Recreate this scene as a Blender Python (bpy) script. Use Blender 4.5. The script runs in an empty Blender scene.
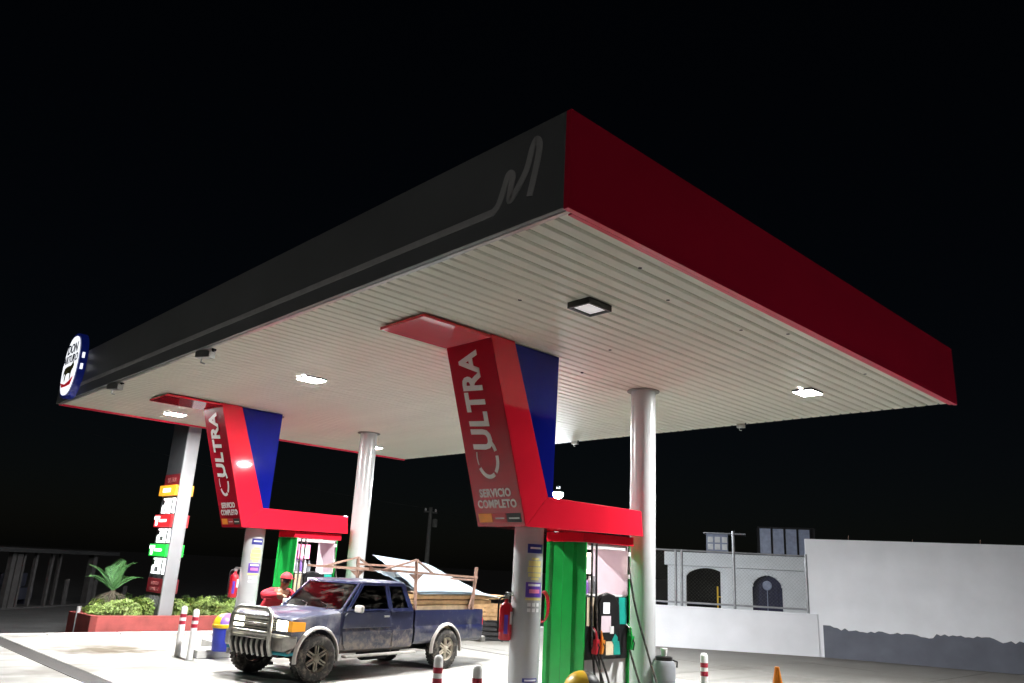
import bpy, bmesh, math, random
from mathutils import Vector, Matrix
random.seed(7)
R = math.radians
scene = bpy.context.scene
C = scene.collection

# ------------------------------------------------------------------ camera
F_PX, YAW, PITCH, ROLL = 785.725, 0.8181, 0.2822, 0.0533
CAM = Vector((0, 0, 1.7))
fw = Vector((math.cos(PITCH)*math.cos(YAW), math.cos(PITCH)*math.sin(YAW), math.sin(PITCH)))
r0 = Vector((math.sin(YAW), -math.cos(YAW), 0)); u0 = r0.cross(fw)
cr = r0*math.cos(ROLL) + u0*math.sin(ROLL); cu = u0*math.cos(ROLL) - r0*math.sin(ROLL)
cam_d = bpy.data.cameras.new('camera'); cam = bpy.data.objects.new('camera', cam_d); C.objects.link(cam)
cam_d.sensor_width = 36; cam_d.lens = F_PX/1024*36; cam_d.clip_end = 2000; cam_d.clip_start = .05
m = Matrix.Identity(4)
for i in range(3):
    m[i][0], m[i][1], m[i][2], m[i][3] = cr[i], cu[i], -fw[i], CAM[i]
cam.matrix_world = m
scene.camera = cam

# ------------------------------------------------------------------ night sky, faint moon, exposure
world = bpy.data.worlds.new('World'); scene.world = world; world.use_nodes = True
wn = world.node_tree.nodes; bg = wn['Background']
sky = wn.new('ShaderNodeTexSky'); sky.sky_type = 'NISHITA'; sky.sun_disc = False
MOON_EL, MOON_AZ = R(38), R(225)
sky.sun_elevation = MOON_EL; sky.sun_rotation = R(90) - MOON_AZ
world.node_tree.links.new(sky.outputs[0], bg.inputs[0]); bg.inputs[1].default_value = .0005
sd = bpy.data.lights.new('moon', 'SUN'); sd.energy = .22; sd.angle = R(.5); sd.color = (1, .95, .9)
so = bpy.data.objects.new('moon', sd); C.objects.link(so)
md = Vector((math.cos(MOON_EL)*math.cos(MOON_AZ), math.cos(MOON_EL)*math.sin(MOON_AZ), math.sin(MOON_EL)))
so.rotation_euler = md.to_track_quat('Z', 'Y').to_euler(); so.location = (0, 0, 40)
scene.view_settings.view_transform = 'Standard'; scene.view_settings.look = 'None'
scene.view_settings.exposure = 0; scene.view_settings.gamma = 1
scene.render.engine = 'CYCLES'
scene.cycles.max_bounces = 6; scene.cycles.diffuse_bounces = 4; scene.cycles.glossy_bounces = 3
scene.cycles.transmission_bounces = 4; scene.cycles.transparent_max_bounces = 8
scene.cycles.use_denoising = True; scene.cycles.sample_clamp_indirect = 6
scene.cycles.caustics_reflective = False; scene.cycles.caustics_refractive = False
LAMP = 2550.0           # luminance of the canopy luminaires
G = -.15              # level of the forecourt (camera stands 1.85 m above it)

# ------------------------------------------------------------------ pixel helpers
def ray(px): return fw + cr*((px[0]-512)/F_PX) - cu*((px[1]-341.5)/F_PX)
def on(px, axis, val):
    d = ray(px); return CAM + d*((val-CAM[axis])/d[axis])
def onplane(px, p0, n):
    d = ray(px); return CAM + d*((Vector(p0)-CAM).dot(n)/d.dot(n))

# ------------------------------------------------------------------ materials
MATS = {}
def mat(name, col, *a, **k):
    return MATS[name] if name in MATS else _mat(name, col, *a, **k)
def _mat(name, col, rough=.6, metal=0, var=.12, scale=6, bump=0, bscale=40, coat=0, spec=.5, emit=0, ecol=None, dirt=None, trans=0, alpha=1):
    if name in MATS: return MATS[name]
    M = bpy.data.materials.new(name); M.use_nodes = True
    nt = M.node_tree; b = nt.nodes['Principled BSDF']; L = nt.links.new
    b.inputs['Roughness'].default_value = rough; b.inputs['Metallic'].default_value = metal
    b.inputs['Coat Weight'].default_value = coat; b.inputs['Coat Roughness'].default_value = .06
    b.inputs['Specular IOR Level'].default_value = spec
    b.inputs['Transmission Weight'].default_value = trans; b.inputs['Alpha'].default_value = alpha
    tc = nt.nodes.new('ShaderNodeTexCoord')
    nz = nt.nodes.new('ShaderNodeTexNoise'); nz.inputs['Scale'].default_value = scale; nz.inputs['Detail'].default_value = 6
    L(tc.outputs['Object'], nz.inputs['Vector'])
    rp = nt.nodes.new('ShaderNodeValToRGB')
    c = Vector(col[:3])
    rp.color_ramp.elements[0].position = .3; rp.color_ramp.elements[1].position = .7
    rp.color_ramp.elements[0].color = (*(c*(1-var)), 1); rp.color_ramp.elements[1].color = (*[min(1, x) for x in c*(1+var)], 1)
    L(nz.outputs[0], rp.inputs[0]); out = rp.outputs[0]
    if dirt:       # (colour, amount, noise scale): patches of dried mud; on the bonnet also painted sheen
        n2 = nt.nodes.new('ShaderNodeTexNoise'); n2.inputs['Scale'].default_value = dirt[2]; n2.inputs['Detail'].default_value = 10; n2.inputs['Roughness'].default_value = .7
        L(tc.outputs['Object'], n2.inputs['Vector'])
        r2 = nt.nodes.new('ShaderNodeValToRGB'); r2.color_ramp.elements[0].position = .62-.3*dirt[1]; r2.color_ramp.elements[1].position = .80-.2*dirt[1]
        if len(dirt) > 3:      # splashed higher up near the wheels and sills: height in the vehicle's own frame
            sx_ = nt.nodes.new('ShaderNodeSeparateXYZ'); L(tc.outputs['Object'], sx_.inputs[0])
            ma = nt.nodes.new('ShaderNodeMath'); ma.operation = 'MULTIPLY_ADD'; ma.inputs[1].default_value = -dirt[3]; ma.inputs[2].default_value = dirt[3]*.72; L(sx_.outputs[2], ma.inputs[0])
            mb_ = nt.nodes.new('ShaderNodeMath'); mb_.operation = 'ADD'; L(ma.outputs[0], mb_.inputs[0]); L(n2.outputs[0], mb_.inputs[1]); L(mb_.outputs[0], r2.inputs[0])
        else: L(n2.outputs[0], r2.inputs[0])
        mx = nt.nodes.new('ShaderNodeMix'); mx.data_type = 'RGBA'
        L(r2.outputs[0], mx.inputs[0]); L(out, mx.inputs[6]); mx.inputs[7].default_value = (*dirt[0], 1); out = mx.outputs[2]
        rr = nt.nodes.new('ShaderNodeMapRange'); rr.inputs[3].default_value = rough; rr.inputs[4].default_value = .85
        L(r2.outputs[0], rr.inputs[0]); L(rr.outputs[0], b.inputs['Roughness'])
    L(out, b.inputs['Base Color'])
    if bump:
        n3 = nt.nodes.new('ShaderNodeTexNoise'); n3.inputs['Scale'].default_value = bscale; n3.inputs['Detail'].default_value = 5
        L(tc.outputs['Object'], n3.inputs['Vector'])
        bp = nt.nodes.new('ShaderNodeBump'); bp.inputs['Strength'].default_value = bump; bp.inputs['Distance'].default_value = .02
        L(n3.outputs[0], bp.inputs['Height']); L(bp.outputs[0], b.inputs['Normal'])
    if emit:
        b.inputs['Emission Color'].default_value = (*(ecol or col)[:3], 1); b.inputs['Emission Strength'].default_value = emit
    MATS[name] = M
    return M

mat('soffit', (.78, .775, .67), .5, spec=.22, var=.05, scale=1.2)
mat('soffit_dark', (.20, .19, .17), .7)
mat('fascia_grey', (.13, .137, .14), .45, var=.1, scale=.8)
mat('fascia_red', (.60, .008, .045), .35, var=.06, scale=.8)
mat('logo_grey', (.42, .42, .42), .45)
mat('trim', (.55, .55, .53), .3, metal=.6, var=.25, scale=3)
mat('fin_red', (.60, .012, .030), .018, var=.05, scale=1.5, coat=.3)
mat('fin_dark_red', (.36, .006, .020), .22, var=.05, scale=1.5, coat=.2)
mat('fin_blue', (.004, .007, .15), .06, var=.08, scale=2, spec=.25)
mat('lettering', (.74, .70, .68), .4, var=.04)
mat('pylon_grey', (.21, .215, .225), .4, var=.07, scale=2)
mat('column', (.40, .41, .415), .25, var=.07, scale=2.5, coat=.15)
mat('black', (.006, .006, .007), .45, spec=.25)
mat('rubber', (.018, .017, .016), .8, dirt=((.17, .15, .125), .45, 9))
mat('black_plastic', (.009, .009, .010), .4, spec=.3)
mat('white_paint', (.78, .78, .77), .45, var=.06)
mat('red_paint', (.42, .008, .02), .35, var=.08)
mat('bollard_red', (.30, .010, .030), .45, var=.1)
mat('green_paint', (.008, .25, .040), .25, var=.12, scale=3)
mat('teal', (.005, .30, .24), .4)
mat('pink_white', (.86, .72, .80), .2, var=.04, coat=.3)
mat('cream', (.75, .62, .42), .5, var=.15)
mat('lamp_frame', (.012, .012, .012), .5)
mat('lens_off', (.85, .85, .85), .3, var=.2, scale=5, emit=.45)
mat('yellow', (.70, .45, .012), .4)
mat('orange', (.75, .24, .02), .4)
mat('blue_plastic', (.012, .03, .36), .4)
mat('purple', (.20, .10, .38), .4)
mat('metal', (.42, .42, .41), .35, metal=.8, var=.2)
mat('galv', (.28, .29, .31), .4, metal=.6, var=.2)
mat('rust', (.22, .13, .095), .75, var=.35, scale=14)
mat('wood', (.55, .38, .20), .7, var=.35, scale=5)
mat('wood2', (.30, .18, .08), .7, var=.35, scale=5)
mat('wood3', (.66, .50, .30), .7, var=.3, scale=5)
mat('sheet', (.25, .32, .37), .36, metal=.2, var=.10, scale=2)
mat('tarp', (.75, .74, .72), .6, var=.1)
mat('sticker_blue', (.015, .02, .20), .4)
mat('sticker_yellow', (.62, .55, .20), .5)
mat('sticker_white', (.78, .78, .78), .5)
mat('sticker_violet', (.10, .04, .35), .4)
mat('sticker_pink', (.7, .2, .35), .4)
mat('grey_plastic', (.20, .21, .23), .5, var=.1)
mat('cap_red', (.45, .02, .03), .7)
mat('shirt', (.50, .015, .03), .8, var=.2, scale=14, bump=.3)
mat('skin', (.30, .15, .09), .55, var=.1)
mat('trousers', (.02, .025, .05), .85)
mat('hair', (.012, .009, .008), .7)
mat('truck_blue', (.009, .012, .042), .28, var=.15, scale=3, coat=.8, dirt=((.10, .095, .10), .48, 5, .30))
mat('truck_blue_low', (.010, .012, .034), .35, var=.2, scale=3, coat=.5, dirt=((.16, .135, .115), .42, 7, .5))
mat('truck_hood', (.035, .04, .075), .34, var=.2, scale=2, coat=.4, dirt=((.16, .16, .17), .5, 2.6))  # paler dust also paints the soffit's silvery reflection into the bonnet colour
mat('chrome_dull', (.40, .39, .36), .32, metal=.85, var=.25, scale=8)
mat('flare', (.52, .50, .47), .35, var=.15)
mat('teal_plastic', (.02, .25, .30), .5)
mat('rim', (.18, .16, .13), .45, metal=.5, var=.3, scale=12)
mat('rim_dusty', (.50, .45, .36), .65, var=.2, scale=12)
mat('seat_red', (.20, .012, .02), .8)
mat('cabin', (.03, .03, .032), .8)
mat('headlight', (.9, .9, .8), .2, emit=14, ecol=(1, .95, .72))
mat('indicator', (.85, .30, .02), .3, emit=.35, ecol=(1, .5, .05))
mat('lamp_on', (1, 1, 1), .3, emit=LAMP, ecol=(1, 1, .985))
mat('street_on', (1, 1, 1), .3, emit=2300, ecol=(.88, .94, 1))
mat('sign_white', (.9, .9, .9), .3, emit=1.1, ecol=(.93, .96, 1))
mat('sign_blue', (.01, .02, .25), .3, emit=.06, ecol=(.02, .05, .6))
mat('sign_bull', (.16, .15, .05), .5)
mat('sign_red', (.6, .02, .03), .4, emit=.35, ecol=(.8, .02, .04))
mat('price_dark', (.05, .053, .058), .5)
mat('price_red_dim', (.16, .008, .014), .5)
mat('price_dim_text', (.35, .12, .12), .5)
mat('price_grey_text', (.16, .16, .17), .5)
mat('led_white', (1, 1, 1), .4, emit=1.6, ecol=(.95, 1, 1))
mat('price_orange', (.8, .3, .02), .4, emit=.85, ecol=(1, .45, .03))
mat('price_red', (.6, .02, .02), .4, emit=.55, ecol=(1, .03, .05))
mat('price_green', (.02, .5, .06), .4, emit=.6, ecol=(.02, .75, .06))
mat('pump_lightbox', (.9, .7, .6), .4, emit=6, ecol=(1, .78, .70))
mat('pump_magenta', (.8, .3, .45), .4, emit=2.5, ecol=(1, .32, .5))
mat('screen', (.8, .8, .82), .2, emit=.5, ecol=(.9, .95, 1))
mat('brick_red', (.26, .05, .045), .75, var=.2, scale=4, bump=.2)
mat('wall_white', (.78, .80, .86), .8, var=.06, scale=1.1, bump=.15, bscale=20)
mat('wall_grey', (.115, .125, .16), .8, var=.12, scale=2)
mat('facade', (.76, .78, .80), .8, var=.06, scale=1.5)
mat('door_blue', (.012, .014, .05), .5)
mat('pane_blue', (.30, .34, .46), .25, var=.15)
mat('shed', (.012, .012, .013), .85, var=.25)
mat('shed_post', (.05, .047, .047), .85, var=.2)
mat('shed_cab', (.014, .015, .028), .7)
mat('asphalt', (.045, .045, .046), .9, var=.25, scale=1.5, bump=.4, bscale=60)
mat('kerb', (.50, .49, .47), .8, var=.12, scale=3, bump=.2)
mat('soil', (.06, .04, .025), .95)
mat('drain', (.075, .07, .068), .7, var=.3, scale=3)
mat('leaf', (.15, .22, .045), .5, var=.45, scale=8)
mat('leaf_dark', (.045, .09, .022), .5, var=.4, scale=8)
mat('palm', (.10, .26, .09), .45, var=.3, scale=6)
mat('palm_dry', (.09, .075, .055), .8, var=.3)
mat('pole', (.16, .16, .15), .8, var=.2)
mat('wire', (.03, .03, .03), .7)

def glass():
    M = bpy.data.materials.new('truck_glass'); M.use_nodes = True; nt = M.node_tree
    nt.nodes.clear(); o = nt.nodes.new('ShaderNodeOutputMaterial')
    t = nt.nodes.new('ShaderNodeBsdfTransparent'); t.inputs[0].default_value = (.45, .5, .5, 1)
    g = nt.nodes.new('ShaderNodeBsdfGlossy'); g.inputs['Roughness'].default_value = .06
    f = nt.nodes.new('ShaderNodeFresnel'); f.inputs[0].default_value = 1.6
    n = nt.nodes.new('ShaderNodeTexNoise'); n.inputs['Scale'].default_value = 5; n.inputs['Detail'].default_value = 8
    d = nt.nodes.new('ShaderNodeBsdfDiffuse'); d.inputs[0].default_value = (.35, .32, .28, 1)
    rp = nt.nodes.new('ShaderNodeMapRange'); rp.inputs[1].default_value = .5; rp.inputs[2].default_value = .9; rp.inputs[4].default_value = .12
    x = nt.nodes.new('ShaderNodeMixShader'); y = nt.nodes.new('ShaderNodeMixShader'); L = nt.links.new
    L(f.outputs[0], x.inputs[0]); L(t.outputs[0], x.inputs[1]); L(g.outputs[0], x.inputs[2])
    L(n.outputs[0], rp.inputs[0]); L(rp.outputs[0], y.inputs[0]); L(x.outputs[0], y.inputs[1]); L(d.outputs[0], y.inputs[2])
    L(y.outputs[0], o.inputs[0]); MATS['glass'] = M
glass()

q_ = on((107, 650), 2, G); va = math.atan2(q_.y, q_.x)
STAINS = [(q_.x, q_.y, 1.25, .95, va+math.pi/2, (.075, .055, .03), .97)]
for px_, rx_, ry_ in (((60, 670), .9, .7), ((160, 668), .6, .9), ((420, 660), .7, 1.2), ((730, 668), 1.0, .8), ((500, 668), .8, .6), ((240, 678), .7, .6)):
    q_ = on(px_, 2, G); STAINS.append((q_.x, q_.y, rx_, ry_, random.uniform(0, 3), (.13, .12, .10), .6))
def concrete():
    M = bpy.data.materials.new('concrete'); M.use_nodes = True; nt = M.node_tree; b = nt.nodes['Principled BSDF']; L = nt.links.new
    geo = nt.nodes.new('ShaderNodeNewGeometry')
    n1 = nt.nodes.new('ShaderNodeTexNoise'); n1.inputs['Scale'].default_value = .55; n1.inputs['Detail'].default_value = 9; n1.inputs['Roughness'].default_value = .65
    n2 = nt.nodes.new('ShaderNodeTexNoise'); n2.inputs['Scale'].default_value = 30; n2.inputs['Detail'].default_value = 4
    mp = nt.nodes.new('ShaderNodeMapping'); mp.inputs['Rotation'].default_value = (0, 0, R(40)); mp.inputs['Scale'].default_value = (.25, 3.2, 1)
    n3 = nt.nodes.new('ShaderNodeTexNoise'); n3.inputs['Scale'].default_value = 1.2; n3.inputs['Detail'].default_value = 7
    L(geo.outputs['Position'], n1.inputs['Vector']); L(geo.outputs['Position'], n2.inputs['Vector'])
    L(geo.outputs['Position'], mp.inputs[0]); L(mp.outputs[0], n3.inputs['Vector'])
    r = nt.nodes.new('ShaderNodeValToRGB'); r.color_ramp.elements[0].position = .32; r.color_ramp.elements[1].position = .62
    r.color_ramp.elements[0].color = (.25, .243, .222, 1); r.color_ramp.elements[1].color = (.385, .38, .36, 1)
    L(n1.outputs[0], r.inputs[0])
    r3 = nt.nodes.new('ShaderNodeMapRange'); r3.inputs[1].default_value = .3; r3.inputs[2].default_value = .7; r3.inputs[3].default_value = .70; r3.inputs[4].default_value = 1.1
    L(n3.outputs[0], r3.inputs[0])
    mx = nt.nodes.new('ShaderNodeMix'); mx.data_type = 'RGBA'; mx.blend_type = 'MULTIPLY'; mx.inputs[0].default_value = 1
    L(r.outputs[0], mx.inputs[6]); L(r3.outputs[0], mx.inputs[7])
    out = mx.outputs[2]
    for (cx_, cy_, rx_, ry_, ang, col_, amt) in STAINS:      # oil spills with ragged outlines
        mp2 = nt.nodes.new('ShaderNodeMapping'); mp2.vector_type = 'TEXTURE'
        mp2.inputs['Location'].default_value = (cx_, cy_, G); mp2.inputs['Rotation'].default_value = (0, 0, ang); mp2.inputs['Scale'].default_value = (rx_, ry_, 5)
        L(geo.outputs['Position'], mp2.inputs[0])
        ln = nt.nodes.new('ShaderNodeVectorMath'); ln.operation = 'LENGTH'; L(mp2.outputs[0], ln.inputs[0])
        nn_ = nt.nodes.new('ShaderNodeTexNoise'); nn_.inputs['Scale'].default_value = 2.2; nn_.inputs['Detail'].default_value = 7; L(geo.outputs['Position'], nn_.inputs['Vector'])
        ad = nt.nodes.new('ShaderNodeMath'); ad.operation = 'MULTIPLY_ADD'; ad.inputs[1].default_value = 1.6; L(nn_.outputs[0], ad.inputs[0]); L(ln.outputs['Value'], ad.inputs[2])
        mr = nt.nodes.new('ShaderNodeMapRange'); mr.inputs[1].default_value = 1.75; mr.inputs[2].default_value = 1.15; mr.inputs[3].default_value = 0; mr.inputs[4].default_value = amt; L(ad.outputs[0], mr.inputs[0])
        mm = nt.nodes.new('ShaderNodeMix'); mm.data_type = 'RGBA'; L(mr.outputs[0], mm.inputs[0]); L(out, mm.inputs[6]); mm.inputs[7].default_value = (*col_, 1); out = mm.outputs[2]
    # tone darkens to grey-brown towards the boundary wall, with a streaked edge
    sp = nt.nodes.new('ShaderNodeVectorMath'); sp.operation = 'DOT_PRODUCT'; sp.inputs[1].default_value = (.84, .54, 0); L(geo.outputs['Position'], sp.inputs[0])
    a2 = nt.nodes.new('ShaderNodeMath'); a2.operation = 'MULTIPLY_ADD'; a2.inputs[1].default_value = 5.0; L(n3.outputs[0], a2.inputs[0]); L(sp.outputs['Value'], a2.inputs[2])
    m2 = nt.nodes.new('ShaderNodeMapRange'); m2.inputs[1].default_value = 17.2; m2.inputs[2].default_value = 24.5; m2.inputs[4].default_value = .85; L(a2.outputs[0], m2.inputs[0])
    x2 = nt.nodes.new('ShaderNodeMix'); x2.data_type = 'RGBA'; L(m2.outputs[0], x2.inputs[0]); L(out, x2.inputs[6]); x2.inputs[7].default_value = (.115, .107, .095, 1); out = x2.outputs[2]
    L(out, b.inputs['Base Color']); b.inputs['Roughness'].default_value = .75
    bp = nt.nodes.new('ShaderNodeBump'); bp.inputs['Strength'].default_value = .25; bp.inputs['Distance'].default_value = .01
    L(n2.outputs[0], bp.inputs['Height']); L(bp.outputs[0], b.inputs['Normal']); MATS['concrete'] = M
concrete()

# ------------------------------------------------------------------ mesh helpers
class MB:
    def __init__(s): s.bm = bmesh.new()
    def poly(s, verts, faces):
        vs = [s.bm.verts.new(v) for v in verts]
        for f in faces:
            try: s.bm.faces.new([vs[i] for i in f])
            except ValueError: pass
        return s
    def box(s, a, b, M=None):
        (x0, y0, z0), (x1, y1, z1) = a, b
        vs = [Vector(v) for v in [(x0,y0,z0),(x1,y0,z0),(x1,y1,z0),(x0,y1,z0),(x0,y0,z1),(x1,y0,z1),(x1,y1,z1),(x0,y1,z1)]]
        if M: vs = [M @ v for v in vs]
        return s.poly(vs, [(0,3,2,1),(4,5,6,7),(0,1,5,4),(1,2,6,5),(2,3,7,6),(3,0,4,7)])
    def prism(s, prof, y0, y1):      # profile in XZ, along Y
        n = len(prof)
        vs = [(x, y0, z) for x, z in prof] + [(x, y1, z) for x, z in prof]
        return s.poly(vs, [tuple(range(n)), tuple(range(2*n-1, n-1, -1))] + [(i, (i+1) % n + 0, (i+1) % n + n, i+n) for i in range(n)])
    def plate(s, prof, z0, z1):      # profile in XY, along Z
        n = len(prof)
        vs = [(x, y, z0) for x, y in prof] + [(x, y, z1) for x, y in prof]
        return s.poly(vs, [tuple(range(n-1, -1, -1)), tuple(range(n, 2*n))] + [(i, (i+1) % n, (i+1) % n + n, i+n) for i in range(n)])
    def loft(s, rings, cap=True, closed=True):
        n = len(rings[0]); vs = [s.bm.verts.new(v) for r in rings for v in r]
        for k in range(len(rings)-1):
            for i in range(n if closed else n-1):
                j = (i+1) % n
                s.bm.faces.new((vs[k*n+i], vs[k*n+j], vs[(k+1)*n+j], vs[(k+1)*n+i]))
        if cap and closed:
            s.bm.faces.new(vs[:n][::-1]); s.bm.faces.new(vs[-n:])
        return s
    def tube(s, pts, r, n=8, close=False):
        pts = [Vector(p) for p in pts]; rings = []; up = None
        rr = r if isinstance(r, (list, tuple)) else [r]*len(pts)
        for i, p in enumerate(pts):
            if close: t = (pts[(i+1) % len(pts)] - pts[i-1]).normalized()
            else: t = (pts[min(i+1, len(pts)-1)] - pts[max(i-1, 0)]).normalized()
            if up is None: up = t.orthogonal().normalized()
            up = (up - t*up.dot(t)).normalized(); w = t.cross(up)
            rings.append([p + (up*math.cos(a) + w*math.sin(a))*rr[i] for a in [2*math.pi*k/n for k in range(n)]])
        if close: rings.append(rings[0]); return s.loft(rings, cap=False)
        return s.loft(rings)
    def lathe(s, prof, c=(0,0,0), n=24, axis='Z', cap=True):
        rings = []
        for rad, h in prof:
            ring = []
            for k in range(n):
                a = 2*math.pi*k/n; v = (rad*math.cos(a), rad*math.sin(a), h)
                if axis == 'Y': v = (v[0], v[2], -v[1])
                if axis == 'X': v = (v[2], v[0], v[1])
                ring.append(Vector(v) + Vector(c))
            rings.append(ring)
        return s.loft(rings, cap)
    def obj(s, name, material, parent=None, smooth=False, bevel=0, weld=False):
        if weld: bmesh.ops.remove_doubles(s.bm, verts=s.bm.verts, dist=1e-4)
        bmesh.ops.recalc_face_normals(s.bm, faces=s.bm.faces)
        me = bpy.data.meshes.new(name); s.bm.to_mesh(me); s.bm.free()
        o = bpy.data.objects.new(name, me); C.objects.link(o)
        me.materials.append(MATS[material] if isinstance(material, str) else material)
        if smooth:
            for p in me.polygons: p.use_smooth = True
            me.set_sharp_from_angle(angle=R(40))
        if parent: o.parent = parent
        if bevel:
            bv = o.modifiers.new('bevel', 'BEVEL'); bv.width = bevel; bv.segments = 2; bv.limit_method = 'ANGLE'; bv.angle_limit = R(35)
        return o

def box(name, a, b, material, parent=None, bevel=0): return MB().box(a, b).obj(name, material, parent, bevel=bevel)
def thing(name, label, cat, loc=(0,0,0), rz=0, group=None):
    o = bpy.data.objects.new(name, None); C.objects.link(o); o.location = loc; o.rotation_euler = (0, 0, rz); o.empty_display_size = .2
    tag(o, label, cat, group); return o
def tag(o, label, cat, group=None):
    o['label'] = label; o['category'] = cat
    if group: o['group'] = group
    return o
def struct(o): o['kind'] = 'structure'; return o
def copy_tree(o, parent=None):
    c = o.copy(); C.objects.link(c)
    if parent: c.parent = parent
    for ch in list(o.children): copy_tree(ch, c)
    return c
def text(name, body, size, material, parent, origin, ex, ey, depth=.006, bold=0, sx=1, shear=0, align='LEFT', spacing=1):
    cu_ = bpy.data.curves.new(name, 'FONT'); cu_.body = body; cu_.size = size; cu_.extrude = depth/2; cu_.offset = bold
    cu_.shear = shear; cu_.align_x = align; cu_.resolution_u = 3; cu_.space_character = spacing; cu_.space_line = .8
    t = bpy.data.objects.new(name, cu_); C.objects.link(t)
    me = bpy.data.meshes.new_from_object(t.evaluated_get(bpy.context.evaluated_depsgraph_get()))
    bpy.data.objects.remove(t); bpy.data.curves.remove(cu_)
    ex = Vector(ex).normalized(); ey = Vector(ey).normalized(); ez = ex.cross(ey)
    M = Matrix.Identity(4)
    for i in range(3): M[i][0], M[i][1], M[i][2], M[i][3] = ex[i]*sx, ey[i], ez[i], origin[i]
    me.transform(M); me.name = name
    me.materials.clear(); me.materials.append(MATS[material])
    o = bpy.data.objects.new(name, me); C.objects.link(o); o.parent = parent
    return o
def ribbon(pts2, w, plane, depth=.01):
    """flat band following 2D points; plane maps (a, b, h) to a 3D point"""
    mb = MB(); L_, R_ = [], []
    P = [Vector(p) for p in pts2]
    for i, p in enumerate(P):
        a = (P[i]-P[i-1]).normalized() if i else (P[1]-P[0]).normalized()
        b = (P[i+1]-P[i]).normalized() if i < len(P)-1 else a
        t = (a+b)
        t = t.normalized() if t.length > .2 else a
        k = min(1.6, 1/max(.5, t.dot(a)))
        nrm = Vector((-t.y, t.x))*w/2*k
        L_.append(p+nrm); R_.append(p-nrm)
    rings = [[plane(l.x, l.y, 0), plane(l.x, l.y, depth), plane(r.x, r.y, depth), plane(r.x, r.y, 0)] for l, r in zip(L_, R_)]
    return mb.loft(rings)

def smooth_pts(P, n=8):
    """Catmull-Rom through the points"""
    P = [Vector(p) for p in P]; out = []
    for i in range(len(P)-1):
        p0, p1, p2, p3 = P[max(i-1, 0)], P[i], P[i+1], P[min(i+2, len(P)-1)]
        for k in range(n):
            t = k/n
            out.append(.5*((2*p1) + (p2-p0)*t + (2*p0-5*p1+4*p2-p3)*t*t + (3*p1-p0-3*p2+p3)*t**3))
    out.append(P[-1]); return out

# ================================================================== SETTING
struct(MB().poly([(-700,-700,G-.14),(700,-700,G-.14),(700,700,G-.14),(-700,700,G-.14)], [(0,1,2,3)]).obj('ground', 'asphalt'))
# forecourt of concrete slabs with open joints
X0, X1, Y0, Y1 = -5.2, 26.2, -6.0, 19.62
fc = struct(box('forecourt', (X0, Y0, G-.13), (X1, Y1, G-.03), 'drain'))
nx, ny = 9, 8
dx, dy = (X1-4.42)/7, (Y1-Y0)/ny
slab = None
xs = [4.42+dx*i for i in range(7)] + [4.06-dx*(i+1) for i in range(2)]
for x in xs:
    for j in range(ny):
        if slab is None:
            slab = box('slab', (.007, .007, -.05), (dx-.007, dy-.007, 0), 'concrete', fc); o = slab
        else:
            o = slab.copy(); C.objects.link(o)
        o.parent = fc; o.location = (x, Y0+dy*j, G+random.uniform(-.002, .002))
# drain channel along the canopy's dark edge
dr = tag(thing('drain_channel', 'long dark drain grate crossing the pale concrete at the left', 'drain', (4.24, Y0, G)), 'long dark drain grate crossing the pale concrete at the left', 'drain')
box('channel', (-.17, 0, -.03), (.17, Y1-Y0, -.02), 'drain', dr)
for sx in (-.165, .145): box('rim', (sx, 0, -.02), (sx+.02, Y1-Y0, .002), 'drain', dr)
gb = None
for k in range(int((Y1-Y0)/.1)):
    if gb is None: gb = box('grate_bar', (-.145, 0, -.02), (.145, .06, 0), 'drain', dr); o = gb
    else: o = gb.copy(); C.objects.link(o); o.parent = dr
    o.location = (0, .02+.1*k, 0)
# kerb strip at the forecourt's far edge
ks = struct(thing('kerb', '', '')); del ks['label']; del ks['category']
kb = None
for k in range(20):
    if kb is None: kb = box('kerb_stone', (.006, 0, 0), (1.494, .26, .16), 'kerb', ks, bevel=.012); o = kb
    else: o = kb.copy(); C.objects.link(o); o.parent = ks
    o.location = (-5.2+1.5*k, 19.64, G-.13)
struct(box('cable_joint', (13.1, 12.4, G-.02), (13.17, 19.5, G+.004), 'drain'))

# ================================================================== CANOPY
CX, CY, ZS = 4.4686, 4.1605, 4.7
LX, LY, FH = 9.554, 15.217, .94
can = thing('canopy', 'large forecourt canopy with dark grey and red fascia over white ribbed ceiling', 'canopy', (CX, CY, ZS))
t_ = .06
box('dark_fascia', (0, .063, -.005), (t_, LY, FH), 'fascia_grey', can, .006)['label'] = 'dark grey fascia with a pale line emblem'
box('red_fascia', (0, 0, -.022), (LX, t_, FH), 'fascia_red', can, .004)['label'] = 'plain deep red fascia'
box('rear_fascia', (t_, LY-t_, -.03), (LX-t_, LY, FH), 'fascia_red', can)
box('far_fascia', (LX-t_, t_, .02), (LX, LY, FH), 'fascia_grey', can)
box('roof_deck', (t_, t_, FH-.16), (LX-t_, LY-t_, FH-.10), 'soffit_dark', can)
box('deck_shadow', (t_, t_, .075), (LX-t_, LY-t_, .085), 'soffit_dark', can)
# edge trims
box('edge_trim', (t_, .07, -.012), (t_+.05, LY-.07, .03), 'trim', can)
box('edge_trim', (t_+.06, t_+.004, -.02), (LX-.07, t_+.05, .03), 'fascia_red', can)
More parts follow.
